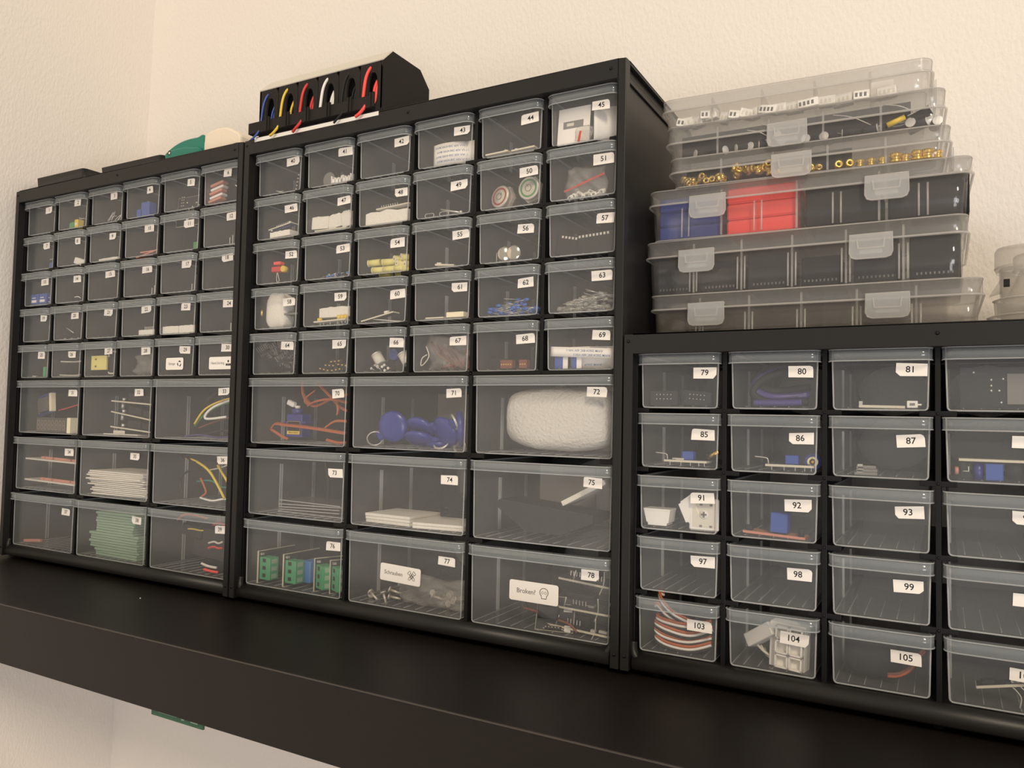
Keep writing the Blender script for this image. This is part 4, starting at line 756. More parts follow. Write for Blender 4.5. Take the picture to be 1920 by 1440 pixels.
def screw(L_=10, r_=1.1, hd=2.7, m_='steel'):
    b = MB().cyl((0, 0, 0), (L_, 0, 0), r_, m_, n=10); h_ = MB().lathe([(0, 0)], m_) if 0 else MB().cyl((-1.4, 0, 0), (0, 0, 0), hd, m_, n=16)
    return [('shank', b, None), ('head', h_, None)]
proto = None
for i in range(16):
    loc, rt = [((-42, 9, 20), (0, 30, -10)), ((-13, 9, 24), (0, 20, 30)), ((-30, 10, 18), (0, 70, 0)), ((-22, 12, 6), (0, 10, 20)), ((-46, 16, 4), (0, 0, 120))][i] if i < 5 else ((14 + 38 * rnd.random(), 18 + 16 * rnd.random(), 3.6 + rnd.random() * 9), (0, rnd.uniform(-30, 30), rnd.uniform(0, 180)))
    if i == 0: loc = (-40, 8, 8); 
    if i == 1: loc = (-19, 8, 13)
    if i == 2: loc = (-27, 9, 9)
    lb = 'steel screw in the drawer tagged 77'
    if proto is None: proto = many('screw', screw(), 77, loc, lb, 'screw', 'steel screws in the drawer tagged 77', rt)
    else: dup(proto, P(77, loc), rt)
for i, (x, y, z, w_, rt) in enumerate(((26, 20, 4, 60, (0, 3, 0)), (30, 22, 20, 52, (8, 2, 0)), (34, 26, 38, 46, (0, 4, 0)), (10, 12, 13, 30, (70, 0, 10)))):
    board(78, (x, y, z), rt, w_, 26, ('lowest', 'middle', 'topmost', 'small tilted front')[i] + ' of the dark boards in the drawer tagged 78', 'pcb_black', 7, 60 + i, 12 if i == 2 else 5, extra=[('socket', MB().cbox((-4, 0, 6), (w_ * .5, 10, 8), 'rubber', ch=.4), 'black socket'), ('metal_leg', MB().tube([(w_ * .3, -12, 12), (w_ * .3, -12, 2), (w_ * .24, -12, -6)], .5, 'tin', n=5).tube([(-w_ * .2, -12, 9), (-w_ * .24, -12, 0)], .5, 'tin', n=5, sub=1), 'bent metal leg')])
wire('bare_lead', [(-16, 8, 15), (-4, 7, 14), (10, 7, 11), (24, 7, 8), (30, 7, 3)], 1.0, 'brown', 78, 'brown lead curving to the floor in the drawer tagged 78')
wire('dark_lead', [(-16, 9, 18), (-8, 9, 12), (4, 9, 20), (16, 9, 24)], 1.4, 'black', 78, 'black lead bent in front of the boards in the drawer tagged 78')
# --- right cabinet
for i in range(2):
    d_ = MB(); [d_.ball((-5 + 2.6 * k, -4.2, 5 + 3 * j), .45, 'tin', 6) for k in range(5) for j in range(2)]
    many('box_header', [('shell', MB().cbox((0, 0, 5.5), (20, 8, 10.5), 'dark_grey', ch=.5), None), ('pins', d_, 'two rows of bright pin ends')], 79, (-12 + i * 23, 6 + i * 2, FL), ('left', 'right')[i] + ' black box header with ten pins in the drawer tagged 79', 'connector', rot=(0, 5 * i, -4 * i))
for k in range(3):
    q = [(20, 14 + k * 3, 5 + k * 5), (-2, 9 + k * 2, 4 + k * 4), (-15, 10 + k * 3, 10 + k * 4), (-9, 12 + k * 3, 20 + k * 3), (8, 14 + k * 3, 26 + k), (22, 18 + k * 3, 22)]
    wire('cable', q, 2.6, ('rubber', 'purple', 'rubber')[k], 80, ('lowest black', 'shiny purple-black', 'uppermost black')[k] + ' loop of thick cable in the drawer tagged 80', 'cable')
wire('plug_tip', [(-14, 7, 4), (0, 6, 4), (10, 6, 4.2), (17, 6, 4.6)], 2.3, 'purple', 80, 'purple cable end with a bright tip in the drawer tagged 80', 'cable')
one('flat_board', pcb(26, 9, 1.6, 'off_white').box(-13, -11, -4, 0, 1.6, 4, 'tin'), 81, (1, 7, FL), 'thin pale board on the floor of the drawer tagged 81', 'circuit board', rot=(0, 1, 0))
one('white_plug', MB().cbox((0, 0, 2.4), (6, 5, 4.4), 'white', ch=.3).box(-1.5, 1.5, -2.6, -2.5, 1.6, 3.2, 'grey_plastic').box(3, 5, -1, 1, 1.8, 2.8, 'white'), 81, (18, 6, FL), 'tiny white plug right of the pale board in the drawer tagged 81', 'connector')
e = many('display_board', [('board', MB().box(-20, 26, 0, 2, 0, 25, 'pcb_black'), None), ('screen', MB().box(4, 14, -1, 0, 3, 21, 'grey_plastic').box(17, 26, -1, 0, 3, 21, 'grey_plastic'), 'grey panels'), ('components', (lambda b: [b.ball((x, -.4, z), .8, 'tin', 6) for x, z in ((-4, 11), (-4, 14), (-4, 17.5), (1, 4), (0, 11), (2, 18), (15.5, 18), (15.5, 4), (-13, 22))] and b)(MB()), 'bright solder points')], 82, (0, 9, FL), 'black board with two grey panels standing in the drawer right of the one tagged 81', 'circuit board')
for n_, x in ((85, 4), (86, 10)):
    ex = [('trimmer', MB().cbox((1, -1, 4.6), (8.4, 6, 6.2), 'blue', ch=.4), 'blue trimmer'), ('hook_wire', MB().tube([(-14, -3, 0), (-14.5, -3, 4.6), (-17, -3, 5.6), (-23, -3, 6)], .45, 'tin', n=6), 'bent metal lead')]
    if n_ == 85: ex.append(('antenna_plug', MB().cyl((15, -3, 4), (24, -5, 8.5), 1.5, 'gold', n=12), 'gold plug'))
    else: ex.append(('antenna_plug', MB().lathe([(3.6, 0), (3.6, 1), (2.2, 1), (2, 0)], 'cream', (14, -3.5, 4), n=16, axis='y').lathe([(0, .2), (1, .2), (1, -1)], 'gold', (14, -3.5, 4), n=10, axis='y').lathe([(3.4, .5), (5.4, .8)], 'pcb_blue', (14, -3.5, 4), n=16, axis='y'), 'round socket with a gold centre'))
    ex.append(('legs', (lambda b: [b.box(xx, xx + .5, -4, -3.5, -2.4, 0, 'tin') for xx in (-12, -4, 3, 9, 13)] and b)(MB()), 'thin legs'))
    board(n_, (x, 9, FL + 2.6), (0, 0, -4 if n_ == 85 else -2), 31, 12, ('small board with a blue trimmer and a gold plug in the drawer tagged 85' if n_ == 85 else 'small board with a blue trimmer and a round socket in the drawer tagged 86'), 'pcb_blue', 3, n_, extra=ex)
for i in range(3): one('small_board', pcb(13 - i, 8, 1.5, 'off_white', 'grey_plastic').box(-5, -2, -3, 0, 1.5, 2.6, 'tin'), 87, (-8 + i * .5 - (i == 2), 6 + i, FL + i * 1.9), ('lowest', 'middle', 'topmost')[i] + ' of three little boards piled in the drawer tagged 87', 'circuit board')
many('supply_board', [('board', MB().box(-17, 19, -6, 8, 11, 12.4, 'pcb_edge'), None), ('terminal', MB().cyl((-19, 0, 5), (-17, 0, 5), 2.6, 'salmon', n=12).box(-16, -11, -4, 4, 1, 10, 'pcb_black'), 'dark terminal'), ('relay', MB().cbox((1, 0, 5), (9, 9, 10), 'blue', ch=.4), 'blue block'), ('capacitor', MB().cyl((-7, 0, 0), (-7, 0, 10), 3, 'deep_blue', n=12).cyl((11, 0, 1), (11, 0, 10), 4.6, 'rubber', n=14), 'round capacitors'), ('pins', MB().tube([(-15, -5, 5), (-12, -5, 5), (-12, -5, 8)], .4, 'tin', n=5, sub=1).tube([(16, -4, 3), (22, -4, 3)], .5, 'tin', n=5, sub=1), 'bright pins')], 88, (-4, 8, FL), 'upside-down board with a blue block hanging below, drawer right of the one tagged 87', 'circuit board')
tray = lambda: MB().prism([(-9.6, 10.5), (9.6, 10.5), (8.4, 2), (7.4, 2), (7, 0), (-6.4, 0), (-6.8, 2), (-7.6, 2)], -6, 8, 'white')
many('white_case', [('shell', tray(), None), ('rim', MB().box(-9.8, 9.8, -6.3, 8.3, 10.5, 11.6, 'white'), None)], 91, (-16.5, 9.5, FL + 1), 'left white plastic case lying flat in the drawer tagged 91', 'case')
many('white_case', [('shell', tray(), None), ('rim', MB().box(-9.8, 9.8, -6.3, 8.3, 10.5, 11.6, 'cream'), None)], 91, (1.5, 10, FL + 11), 'middle white plastic case tipped on its side in the drawer tagged 91', 'case', rot=(0, 66, 0))
cr = MB().lathe([(3.2, -.1), (3.2, -.35), (0, -.35)], 'white', (0, 0, 12), n=24, axis='y'); cr.box(-2, 2, -.7, -.4, 11.3, 12.7, 'grey_plastic').box(-.7, .7, -.7, -.4, 10, 14, 'grey_plastic')
many('white_case', [('shell', MB().cbox((0, 3, 11), (20.5, 7, 22), 'white', ch=.9), None), ('panel', MB().box(-8, 8.4, -.7, -.45, 2, 19, 'off_white').box(-3, -1, -.8, -.7, 17, 18.4, 'grey_plastic').box(4, 6, -.8, -.7, 17, 18.4, 'grey_plastic').box(-3, -1, -.8, -.7, 2.4, 3.8, 'grey_plastic').box(4, 6, -.8, -.7, 2.4, 3.8, 'grey_plastic'), 'pale recessed panel'), ('round_plate', (lambda b: (setattr(b, 'M', Matrix.Translation((0, -.6, 0))), b.lathe([(3.2, 0), (3.2, -.2), (0, -.2)], 'white', (0, 0, 11), n=24, axis='y'), b.box(-2, 2, -.4, -.2, 10.3, 11.7, 'grey_plastic'), b.box(-.7, .7, -.4, -.2, 9, 13, 'grey_plastic'))[1])(MB()), 'round plate with a grey cross')], 91, (17, 3.6, FL), 'right white case standing up with a grey cross on it, drawer tagged 91', 'case', rot=(-4, 0, 0))
many('power_board', [('board', pcb(40, 16, 1.5, 'copper_board', 'salmon'), None), ('relay', MB().cbox((3, -2, 9), (11, 11, 13), 'blue', ch=.5), 'blue cube'), ('knob', MB().cyl((17, -5, 1.5), (17, -5, 7), 2, 'rubber', n=12).cbox((-17, -3, 3.2), (5, 5, 3.4), 'dark_grey', ch=.5), 'black parts')], 92, (0, 12, FL + .4), 'copper-coloured board with a blue cube in the drawer tagged 92', 'circuit board', rot=(0, 2, -3))
# servo extension leads: red, white and black strands side by side
COIL = [[(22, 8, 8.5), (8, 5, 4), (-8, 5, 4.6), (-17, 7, 8), (-16, 14, 10), (0, 18, 11), (20, 18, 12)], [(22, 9, 13), (6, 6, 8.5), (-10, 6, 9.5), (-18, 8, 13), (-14, 15, 14), (2, 19, 15), (20, 18, 15)],
        [(23, 8, 19), (8, 5, 13.5), (-8, 5, 15), (-18, 8, 18), (-12, 16, 18)], [(22, 8, 23), (6, 6, 19), (-10, 6, 20), (-17, 8, 22), (-10, 14, 22)], [(8, 8, 21), (-4, 6, 26), (-12, 7, 32), (-16, 10, 38), (-14, 14, 37)], [(-2, 9, 21), (-10, 7, 25), (-16, 8, 30), (-19, 10, 29)]]
for i, q in enumerate(COIL):
    for k, m_ in enumerate(('red', 'white', 'rubber')):
        wire('ribbon_strand', [(x, y, z + (k - 1) * -1.9) for x, y, z in q], 1.05, ('orange' if m_ == 'red' else m_), 103, {'red': 'orange-red', 'white': 'white', 'rubber': 'black'}[m_] + ' strand of the servo lead coil in the drawer tagged 103', 'wire', {'red': 'orange-red', 'white': 'white', 'rubber': 'black'}[m_] + ' strands of the lead coil in the drawer tagged 103')
one('plug_housing', MB().cbox((0, 0, 0), (22, 9, 9), 'white', ch=.5), 104, (-9, 12, 20), 'long white block leaning up at the left of the drawer tagged 104', 'connector', rot=(-10, -34, -20), bevel=0)
pg = MB(); 
for i in range(2):
    for j in range(3):
        x, z = -8.4 + i * 9, 1 + j * 9.2
        pg.box(x, x + 8.6, -3, -2, z, z + 8.6, 'white'); pg.box(x, x + 1, -7, -2, z, z + 8.6, 'white'); pg.box(x + 7.6, x + 8.6, -7, -2, z, z + 8.6, 'white'); pg.box(x, x + 8.6, -7, -2, z, z + 1, 'white'); pg.box(x, x + 8.6, -7, -2, z + 7.6, z + 8.6, 'white')
many('socket_housing', [('shell', MB().box(-13.5, 9.5, -2, 8, 0, 29, 'white'), None), ('cavity', pg, 'open square cells')], 104, (10, 9, FL), 'white many-celled socket housing standing in the drawer tagged 104', 'connector', rot=(0, 2, -10))
for i in range(4): wire('grey_lead', [(-14 + i * 2, 14, 14 - i), (-6 + i, 12, 8 - i), (6, 11, 4.4 + i * .8), (20, 12, 7 + i)], .9, 'grey_plastic' if i % 2 else 'off_white', 104, 'thin grey lead between the white blocks in the drawer tagged 104', 'wire', 'thin leads in the drawer tagged 104')
many('speaker_capsule', [('body', blob(17, 9, 13, 6, 'rubber', .02), None)], 105, (-5, 20, FL + 14), 'large rounded black part in the drawer tagged 105', 'part')
for k in range(2): wire('orange_lead', [(4, 8, 7 + k), (10, 7, 8.5 + k), (16, 7, 13 + k), (20, 8, 20 + k), (24, 10, 25 + k)], 1.2, ('orange', 'brown')[k], 105, ('bright orange', 'brown')[k] + ' lead curving up at the right of the drawer tagged 105')
board(106, (-1, 9, 12), (0, -13, 0), 24, 12, 'thin board leaning with bright parts on top, drawer right of the one tagged 105', 'pcb_black', 7, 77, 0, extra=[('pins', MB().cyl((8, -4, 1.5), (8, -4, 6), .7, 'tin', n=8).cyl((11, -4, 1.5), (11, -4, 6), .7, 'tin', n=8).tube([(6, -5, 0), (9, -5, -6), (7, -5, -12)], .4, 'tin', n=5).tube([(10, -5, 0), (13, -5, -6), (10, -5, -11)], .4, 'tin', n=5), 'bright pins and legs')])
# ---------------------------------------------------------------- organizer boxes stacked on the low cabinet
def rrect(x0, x1, y0, y1, r, k=5):
    pts = []
    for cx, cy, a0 in ((x1 - r, y0 + r, -90), (x1 - r, y1 - r, 0), (x0 + r, y1 - r, 90), (x0 + r, y0 + r, 180)):
        for i in range(k + 1): a = math.radians(a0 + 90 * i / k); pts.append((cx + r * math.cos(a), cy + r * math.sin(a)))
    return pts
def hollow(b, outline, z0, z1, t, m, floor=True, roof=False, inset=0.):
    n = len(outline); cx = sum(p[0] for p in outline) / n; cy = sum(p[1] for p in outline) / n
    xs = [p[0] for p in outline]; ys = [p[1] for p in outline]; hx, hy = (max(xs) - min(xs)) / 2, (max(ys) - min(ys)) / 2
    sc = lambda p, d: (cx + (p[0] - cx) * (1 - d / hx), cy + (p[1] - cy) * (1 - d / hy))
    O0 = [(*sc(p, inset), z0) for p in outline]; O1 = [(*p, z1) for p in outline]; I0 = [(*sc(p, t + inset), z0) for p in outline]; I1 = [(*sc(p, t), z1) for p in outline]
    fs = []
    for i in range(n):
        j = (i + 1) % n; fs += [(i, j, n + j, n + i), (2 * n + i, 2 * n + j, 3 * n + j, 3 * n + i)]
    b.add(O0 + O1 + I0 + I1, fs, m, True)
    b.add(O0 + O1 + I0 + I1, [f for i in range(n) for f in ((n + i, n + (i + 1) % n, 3 * n + (i + 1) % n, 3 * n + i),)], m)
    if floor:
        b.add([(x, y, z) for z in (z0, z0 + t) for x, y in [sc(p, inset) for p in outline]], [tuple(range(n)), tuple(range(n, 2 * n))], m)
    if roof:
        b.add([(x, y, z) for z in (z1, z1 - t) for x, y in outline], [tuple(range(n)), tuple(range(n, 2 * n))], m)
def organizer(x0, x1, y0, yaw, z0, z1, depth, lid_h, ndiv, latches, label, posts=True, side=False):
    w_ = x1 - x0; H = z1 - z0; e = empty('organizer_box', (x0, y0, z0), label, 'storage box', 'clear organizer boxes stacked on the low cabinet', (0, 0, yaw))
    b = MB(); o_ = rrect(3, w_ - 3, 2, depth - 2, 7)
    hollow(b, o_, 0, H - lid_h + 1, 1.3, ('box_cloudy' if posts == 1 and z0 < 240 else 'box_clear'), True, False, 1.5)
    b.tube([(x, y, .4) for x, y in rrect(4.4, w_ - 4.4, 3.4, depth - 3.4, 6)], .5, 'box_edge', n=5, sub=1, closed=True)
    obj('tray', b, e)
    l = MB(); o2 = rrect(1, w_ - 1, .5, depth - .5, 8)
    hollow(l, o2, H - lid_h, H, 1.3, 'lid_clear', False, True)
    l.tube([(x, y, H - lid_h) for x, y in rrect(0.4, w_ - .4, 0, depth, 8)], .8, 'box_edge', n=6, sub=1, closed=True)
    l.tube([(x, y, H - .3) for x, y in o2], .4, 'box_edge', n=5, sub=1, closed=True)
    obj('lid', l, e)
    for i in range(1, ndiv):
        x = 3 + (w_ - 6) * i / ndiv
        obj('divider', MB().box(x - .5, x + .5, 4, depth - 4, 1.4, H - 2, 'box_clear').box(x - .7, x + .7, 4, 5, 1.4, H - 3, 'box_edge'), e)
    if posts:
        for i in range(0, ndiv):
            x = 3 + (w_ - 6) * (i + .5 if posts == 2 else i + 0) / ndiv
            if x < 8: continue
            for s_ in (-2.6, 2.6): obj('divider_slot', MB().cyl((x + s_, 2.6, 2), (x + s_, 3.2, H * .62), .7, 'box_edge', n=6), e)
    for lx in latches:
        la = MB(); hw, zt, hh = 13.2, H - lid_h + 3.2, 16.5
        pts = [(lx - hw, zt), (lx + hw, zt), (lx + hw, zt - hh + 4), (lx + hw - 1.2, zt - hh + 1), (lx + hw - 4, zt - hh), (lx - hw + 4, zt - hh), (lx - hw + 1.2, zt - hh + 1), (lx - hw, zt - hh + 4)]
        la.prism(pts, -3.4, -2.2, 'latch'); la.tube([(x, -3.2, z) for x, z in pts], .55, 'box_edge', n=5, sub=1, closed=True)
        la.box(lx - hw, lx + hw, -2.4, .6, zt - 1, zt + .2, 'box_edge')
        la.prism([(lx - 9, zt - 3), (lx - 8.2, zt - 10), (lx + 8.2, zt - 10), (lx + 9, zt - 3), (lx + 8, zt - 3), (lx + 7.2, zt - 9), (lx - 7.2, zt - 9), (lx - 8, zt - 3)], -3.7, -1.6, 'box_edge')
        la.box(lx - 7, lx + 7, -1.8, .4, zt - 13, zt - 9.6, 'latch')
        obj('latch', la, e)
    if side:
        la = MB(); la.box(w_ + .8, w_ + 2.2, depth * .25, depth * .55, H - lid_h - 12, H - lid_h + 3, 'latch'); obj('side_latch', la, e)
    return e
ZC = 231.
def yawd(x0, x1, ya, yb): return math.degrees(math.atan2(yb - ya, x1 - x0))
BX = {6: (397.5, 618, 43, 44, 231, 270.6, 124, 11), 5: (392.5, 610, 45, 45, 270.8, 312.2, 124, 12), 4: (396, 613, 41, 48, 312.4, 350.6, 118, 11),
      3: (413, 601, 37, 47, 350.8, 372.6, 105, 11), 2: (410, 598, 38, 46, 372.8, 397.4, 105, 13), 1: (406, 590.5, 40, 48, 397.6, 419.6, 105, 9)}
LB = {6: 'lowest large clear organizer box, mostly empty, on the low cabinet', 5: 'second large clear organizer box from below holding dark parts', 4: 'large clear organizer box with blue and red blocks at its left',
      3: 'slim clear organizer box full of brass inserts', 2: 'slim clear organizer box of black capacitors, second from the top', 1: 'topmost slim clear organizer box with white connectors'}
for k, (x0, x1, ya, yb, z0, z1, dp, lh) in BX.items():
    la = {6: (45, 165), 5: (42, 160), 4: (47, 166), 3: (89,), 2: (89,), 1: ()}[k]
    organizer(x0, x1, ya, yawd(x0, x1, ya, yb), z0, z1, dp, lh, {6: 6, 5: 6, 4: 4, 3: 5, 2: 5, 1: 5}[k], la, LB[k], posts=(1 if k == 6 or k == 5 else 2) if k > 3 else 0, side=k in (3, 1))
def BP(k, x, y, z):
    x0, x1, ya, yb, z0, z1, dp, lh = BX[k]; return (x0 + x, ya + y + (yb - ya) * x / (x1 - x0), z0 + z)
# blue, red and grey blocks of box 4
for i in range(3):
    one('blue_block', MB().cbox((0, 0, 5.4), (46, 40, 10.6), 'navy_block', ch=1.2), 0, BP(4, 29.5, 30, 1.6 + i * 10.9), ('lowest', 'middle', 'topmost')[i] + ' of three dark blue blocks at the left of the box with coloured blocks', 'block', world=True)
for i in range(3):
    q = MB().cbox((0, 0, 5.4), (50, 40, 11.4), 'bright_red', ch=1.2)
    one('red_block', q, 0, BP(4, 83, 30, 1.6 + (0, 12, 24)[i]), ('lowest', 'middle', 'topmost')[i] + ' of three red blocks beside the blue ones', 'block', world=True)
for i in range(4):
    one('grey_block', MB().cbox((0, 0, 15), (48, 60, 29), 'charcoal', ch=1.5), 0, BP(4, 137 + 53 * (i % 2), 40 + 0 * i, 1.6) if i < 2 else BP(4, 137 + 53 * (i % 2), 92 - 8, 1.6), ('front dark block just right of the red blocks', 'front dark block at the right end of the box with coloured blocks', 'rear dark block behind the one right of the red blocks', 'rear dark block at the right end of the box with coloured blocks')[i], 'block', world=True) if i < 2 else None
for i in range(6):
    x = 20 + i * 35.5; k5 = (28, 24, 27, 22, 30, 30)[i]
    many('dark_socket', [('body', MB().cbox((0, 0, k5 / 2), (26 + (i % 3) * 2, 44, k5), 'charcoal' if i % 2 else 'dark_grey', ch=.8), None), ('pin_rows', (lambda b: [b.box(-11 + k * 2.6, -10 + k * 2.6, -22.6, -22.2, z, z + 1.6, 'charcoal' if j else 'grey_plastic') for k in range(9) for j, z in enumerate((4, 16))] and b)(MB()), 'rows of small contacts')], 0, BP(5, x, 36, 1.6), ('leftmost', 'second', 'third', 'fourth', 'fifth', 'rightmost')[i] + ' dark connector block in the second organizer box from below', 'connector', world=True, rot=(0, (0, 0, 0, 0, 0, 0)[i], 0))
for i, (x, z) in enumerate(((176, 5), (188, 4), (200, 5))): one('grey_part', blob(8, 9, 4 + i % 2 * 3, 12 + i, 'grey_plastic', .08), 0, BP(6, x, 26 + 3 * i, 1.6 + 5), ('left', 'middle', 'right')[i] + ' grey rounded part at the right end of the lowest organizer box', 'part', world=True)
# brass inserts
ins = [('body', MB().lathe([(1.1, 0), (2.6, 0), (2.6, 1.6), (2.1, 1.9), (2.1, 3), (2.6, 3.3), (2.6, 5.2), (1.2, 5.2), (1.1, 0)], 'brass', n=16), None), ('knurl', (lambda b: [b.box(2.5 * math.cos(a) - .18, 2.5 * math.cos(a) + .18, 2.5 * math.sin(a) - .18, 2.5 * math.sin(a) + .18, 3.5, 5.0, 'brass') for a in [2 * PI * k / 14 for k in range(14)]] and b)(MB()), None)]
proto = None
spots = []
for c_ in range(2):
    for i in range(15): spots.append((8 + c_ * 36 + 32 * rnd.random(), 4.5 + 9 * rnd.random(), 4.2 + rnd.random() * (5 if c_ == 0 else 8), (rnd.uniform(0, 180), rnd.uniform(0, 180), rnd.uniform(0, 180))))
for x in (80, 87, 94, 101): spots.append((x, 7, 4.2, (90, 0, rnd.uniform(-30, 30))))
for x in (88, 98, 104): spots.append((x, 13, 4.2, (70, 0, 20)))
for x in (118, 125, 132, 139, 146): spots.append((x, 6.5, 1.4, (0, 0, 0)) if x > 130 else (x, 6.5, 4, (90, 0, 15)))
for x in (154, 160, 167, 173, 179): spots.append((x, 6.5, 1.4, (0, 0, 0)))
BIG = (154, 167, 100, 173)
for i, (x, y, z, rt) in enumerate(spots):
    loc = BP(3, x, y + 1, z)
    if proto is None: proto = many('brass_insert', ins, 0, loc, 'small knurled brass insert in the slim organizer box', 'threaded insert', 'brass inserts in the slim organizer box', rt, world=True); q = proto
    else: q = dup(proto, loc, rt)
    if x in BIG: q.scale = (1.5, 1.5, 1.25)
one('added_dark_backing', MB().box(-88, 70, 0, 1, 0, 21, 'rubber'), 0, BP(2, 96, 17, 1.6), 'added dark backing behind the capacitors in the capacitor box', 'card', world=True)  # added dark sheet, put in to darken the view through the box
one('added_dark_backing', MB().box(-88, 30, 0, 1, 0, 18, 'rubber'), 0, BP(3, 96, 20, 1.6), 'added dark backing behind the brass inserts', 'card', world=True)  # second added sheet, darkens the left part of the insert box
# capacitors
capm = [('can', MB().cyl((0, 0, 0), (12, 0, 0), 3.4, 'rubber', n=16), None), ('top', MB().cyl((-.4, 0, 0), (0, 0, 0), 3.2, 'white', n=16), 'white end'), ('lead', MB().tube([(12, .8, 0), (18, 2, 1.5), (25, 3, 5)], .25, 'tin', n=5, sub=3).tube([(12, -.8, 0), (19, -.5, .8), (24, 0, 3)], .25, 'tin', n=5, sub=3), 'thin leads')]
proto = None
for i, (x, z, a, t) in enumerate(((22, 4.2, 40, 0), (44, 4.2, 150, 0), (52, 4.2, 30, -6), (62, 4.5, 60, 0), (74, 5, 70, 0), (81, 9.5, 70, -8), (84, 4.2, 50, 0), (100, 4.6, 80, 0), (112, 4.6, 84, 0), (124, 4.4, 8, 0), (146, 5, 170, 8), (176, 5, 160, 14), (166, 6, 80, 0), (178, 13, 168, 22), (68, 4.2, 20, 0), (182, 5, 100, 0))):
    loc = BP(2, x, 8, z); rt = (0, t, a)
    if proto is None: proto = many('capacitor', capm, 0, loc, 'black capacitor with a white end and thin leads in the capacitor box', 'capacitor', 'black capacitors in the second organizer box from the top', rt, world=True)
    else: dup(proto, loc, rt)
many('capacitor', [('can', MB().cyl((0, 0, 0), (11, 0, 4), 1.8, 'yellow', n=14), None), ('end_band', MB().cyl((-1.2, 0, -.4), (0, 0, 0), 1.9, 'dark_grey', n=14).cyl((11, 0, 4), (12, 0, 4.4), 1.9, 'dark_grey', n=14), 'dark ends'), ('lead', MB().tube([(12, 0, 4.4), (16, 0, 6), (21, 0, 8)], .3, 'tin', n=5), 'thin lead')], 0, BP(2, 152, 5, 5), 'yellow capacitor in the right compartment of the capacitor box', 'capacitor', world=True)
for i, (a, c_) in enumerate((((60, 6, 16), (76, 8, 9)), ((70, 6, 19), (86, 9, 9)), ((118, 6, 18), (142, 8, 8)), ((150, 6, 20), (170, 9, 12)))):
    p0, p1 = BP(2, *a), BP(2, *c_); d_ = [q - p for p, q in zip(p0, p1)]
    one('cut_lead', MB().tube([(0, 0, 0), (d_[0] * .5, 0, d_[2] * .35), tuple(d_)], .35, 'tin', n=5), 0, p0, 'thin metal lead crossing above the black capacitors', 'wire', 'thin leads in the capacitor box', world=True)
# white connectors of the top box
for i in range(17):
    x = (14, 20, 27, 33, 38, 46, 54, 62, 68, 78, 86, 96, 106, 118, 128, 140, 156)[i]; w_ = 6 + (i * 7 % 5) + (4 if i > 8 else 0)
    b = MB().cbox((0, 0, 3), (w_, 6, 6 + i % 3), 'white', ch=.3)
    for k in range(int(w_ / 3)): b.box(-w_ / 2 + 1 + k * 2.8, -w_ / 2 + 2.6 + k * 2.8, -3.1, -2.95, 1.6, 4.4, 'grey_ink' if i % 3 == 0 else 'off_white')
    one('white_connector', b, 0, BP(1, x, 6 + (i % 3) * 1.5, 1.6 + (3.2 if 2 < i < 5 else 0)), 'white plug housing in the topmost organizer box', 'connector', 'white plug housings in the topmost organizer box', world=True, rot=((0, rnd.uniform(-18, 18), rnd.uniform(-25, 25)) if i < 10 else (0, rnd.uniform(-3, 3), rnd.uniform(-8, 8))))
one('paper_card', MB().cbox((0, 0, 7.5), (15, 1, 14), 'paper', ch=.2), 0, BP(1, 152, 14, 1.6), 'white card standing in the right part of the topmost organizer box', 'card', world=True)
# clear jars beside the stack
def jar(loc, label, r_, h_, lid, rot=None, chips_=True):
    bd = MB().lathe([(r_ * .72, 0), (r_ * .74, 1), (r_ * .62, h_ - lid * .8), (r_ * .6, h_ - lid * .8)], 'jar_clear', n=40).lathe([(0, 0), (r_ * .72, 0)], 'jar_clear', n=40)
    ld = MB().lathe([(r_ * .92, h_ - lid - 3), (r_, h_ - lid), (r_, h_ - 1.4), (r_ - 1.4, h_), (0, h_)], 'jar_clear', n=40); ring((0, 0, h_ - lid), r_, .45, 'box_edge', ld, 40, 'xy'); ring((0, 0, h_ - 1), r_ - .4, .4, 'box_edge', ld, 40, 'xy')
    return many('round_jar', [('cup', bd, None), ('lid', ld, None)], 0, loc, label, 'jar', 'round clear jars at the right end', rot, world=True)
def turned(parts, loc, name, label, cat, group=None):
    return many(name, [(n_, MB().lathe(pf, m_, n=40), None) for n_, pf, m_ in parts], 0, loc, label, cat, group, world=True)
turned([('dish', [(0, 0), (24, 0), (26.5, 2), (27, 14), (26, 14.6), (24.6, 14), (24, 2), (0, 1.2)], 'jar_clear'), ('rim', [(26.2, 13.4), (27.6, 14.2), (26.2, 15)], 'box_edge')], (646.5, 60, ZC), 'flat_dish', 'lower of two low round clear dishes at the right end of the low cabinet', 'dish')
turned([('dish', [(0, 0), (22, 0), (23, 1), (23.6, 10), (22, 10), (21.6, 1.4), (0, 1.2)], 'jar_clear'), ('rim', [(22.6, 9), (24.4, 9.8), (22.6, 10.6)], 'box_edge')], (646.5, 60, ZC + 15.2), 'flat_dish', 'upper of two low round clear dishes at the right end of the low cabinet', 'dish')
turned([('cup', [(0, 0), (20, 0), (20.6, 1), (13, 18.5), (12, 18.5)], 'jar_clear'), ('lid', [(16, 16), (17, 17.5), (17, 26), (16, 27.4), (0, 27.4)], 'jar_clear'), ('rim', [(16.6, 16.4), (17.6, 17.4), (16.6, 18.4)], 'box_edge')], (650.5, 60, ZC + 26), 'round_jar', 'small round clear jar standing on the stacked dishes at the right edge', 'jar')
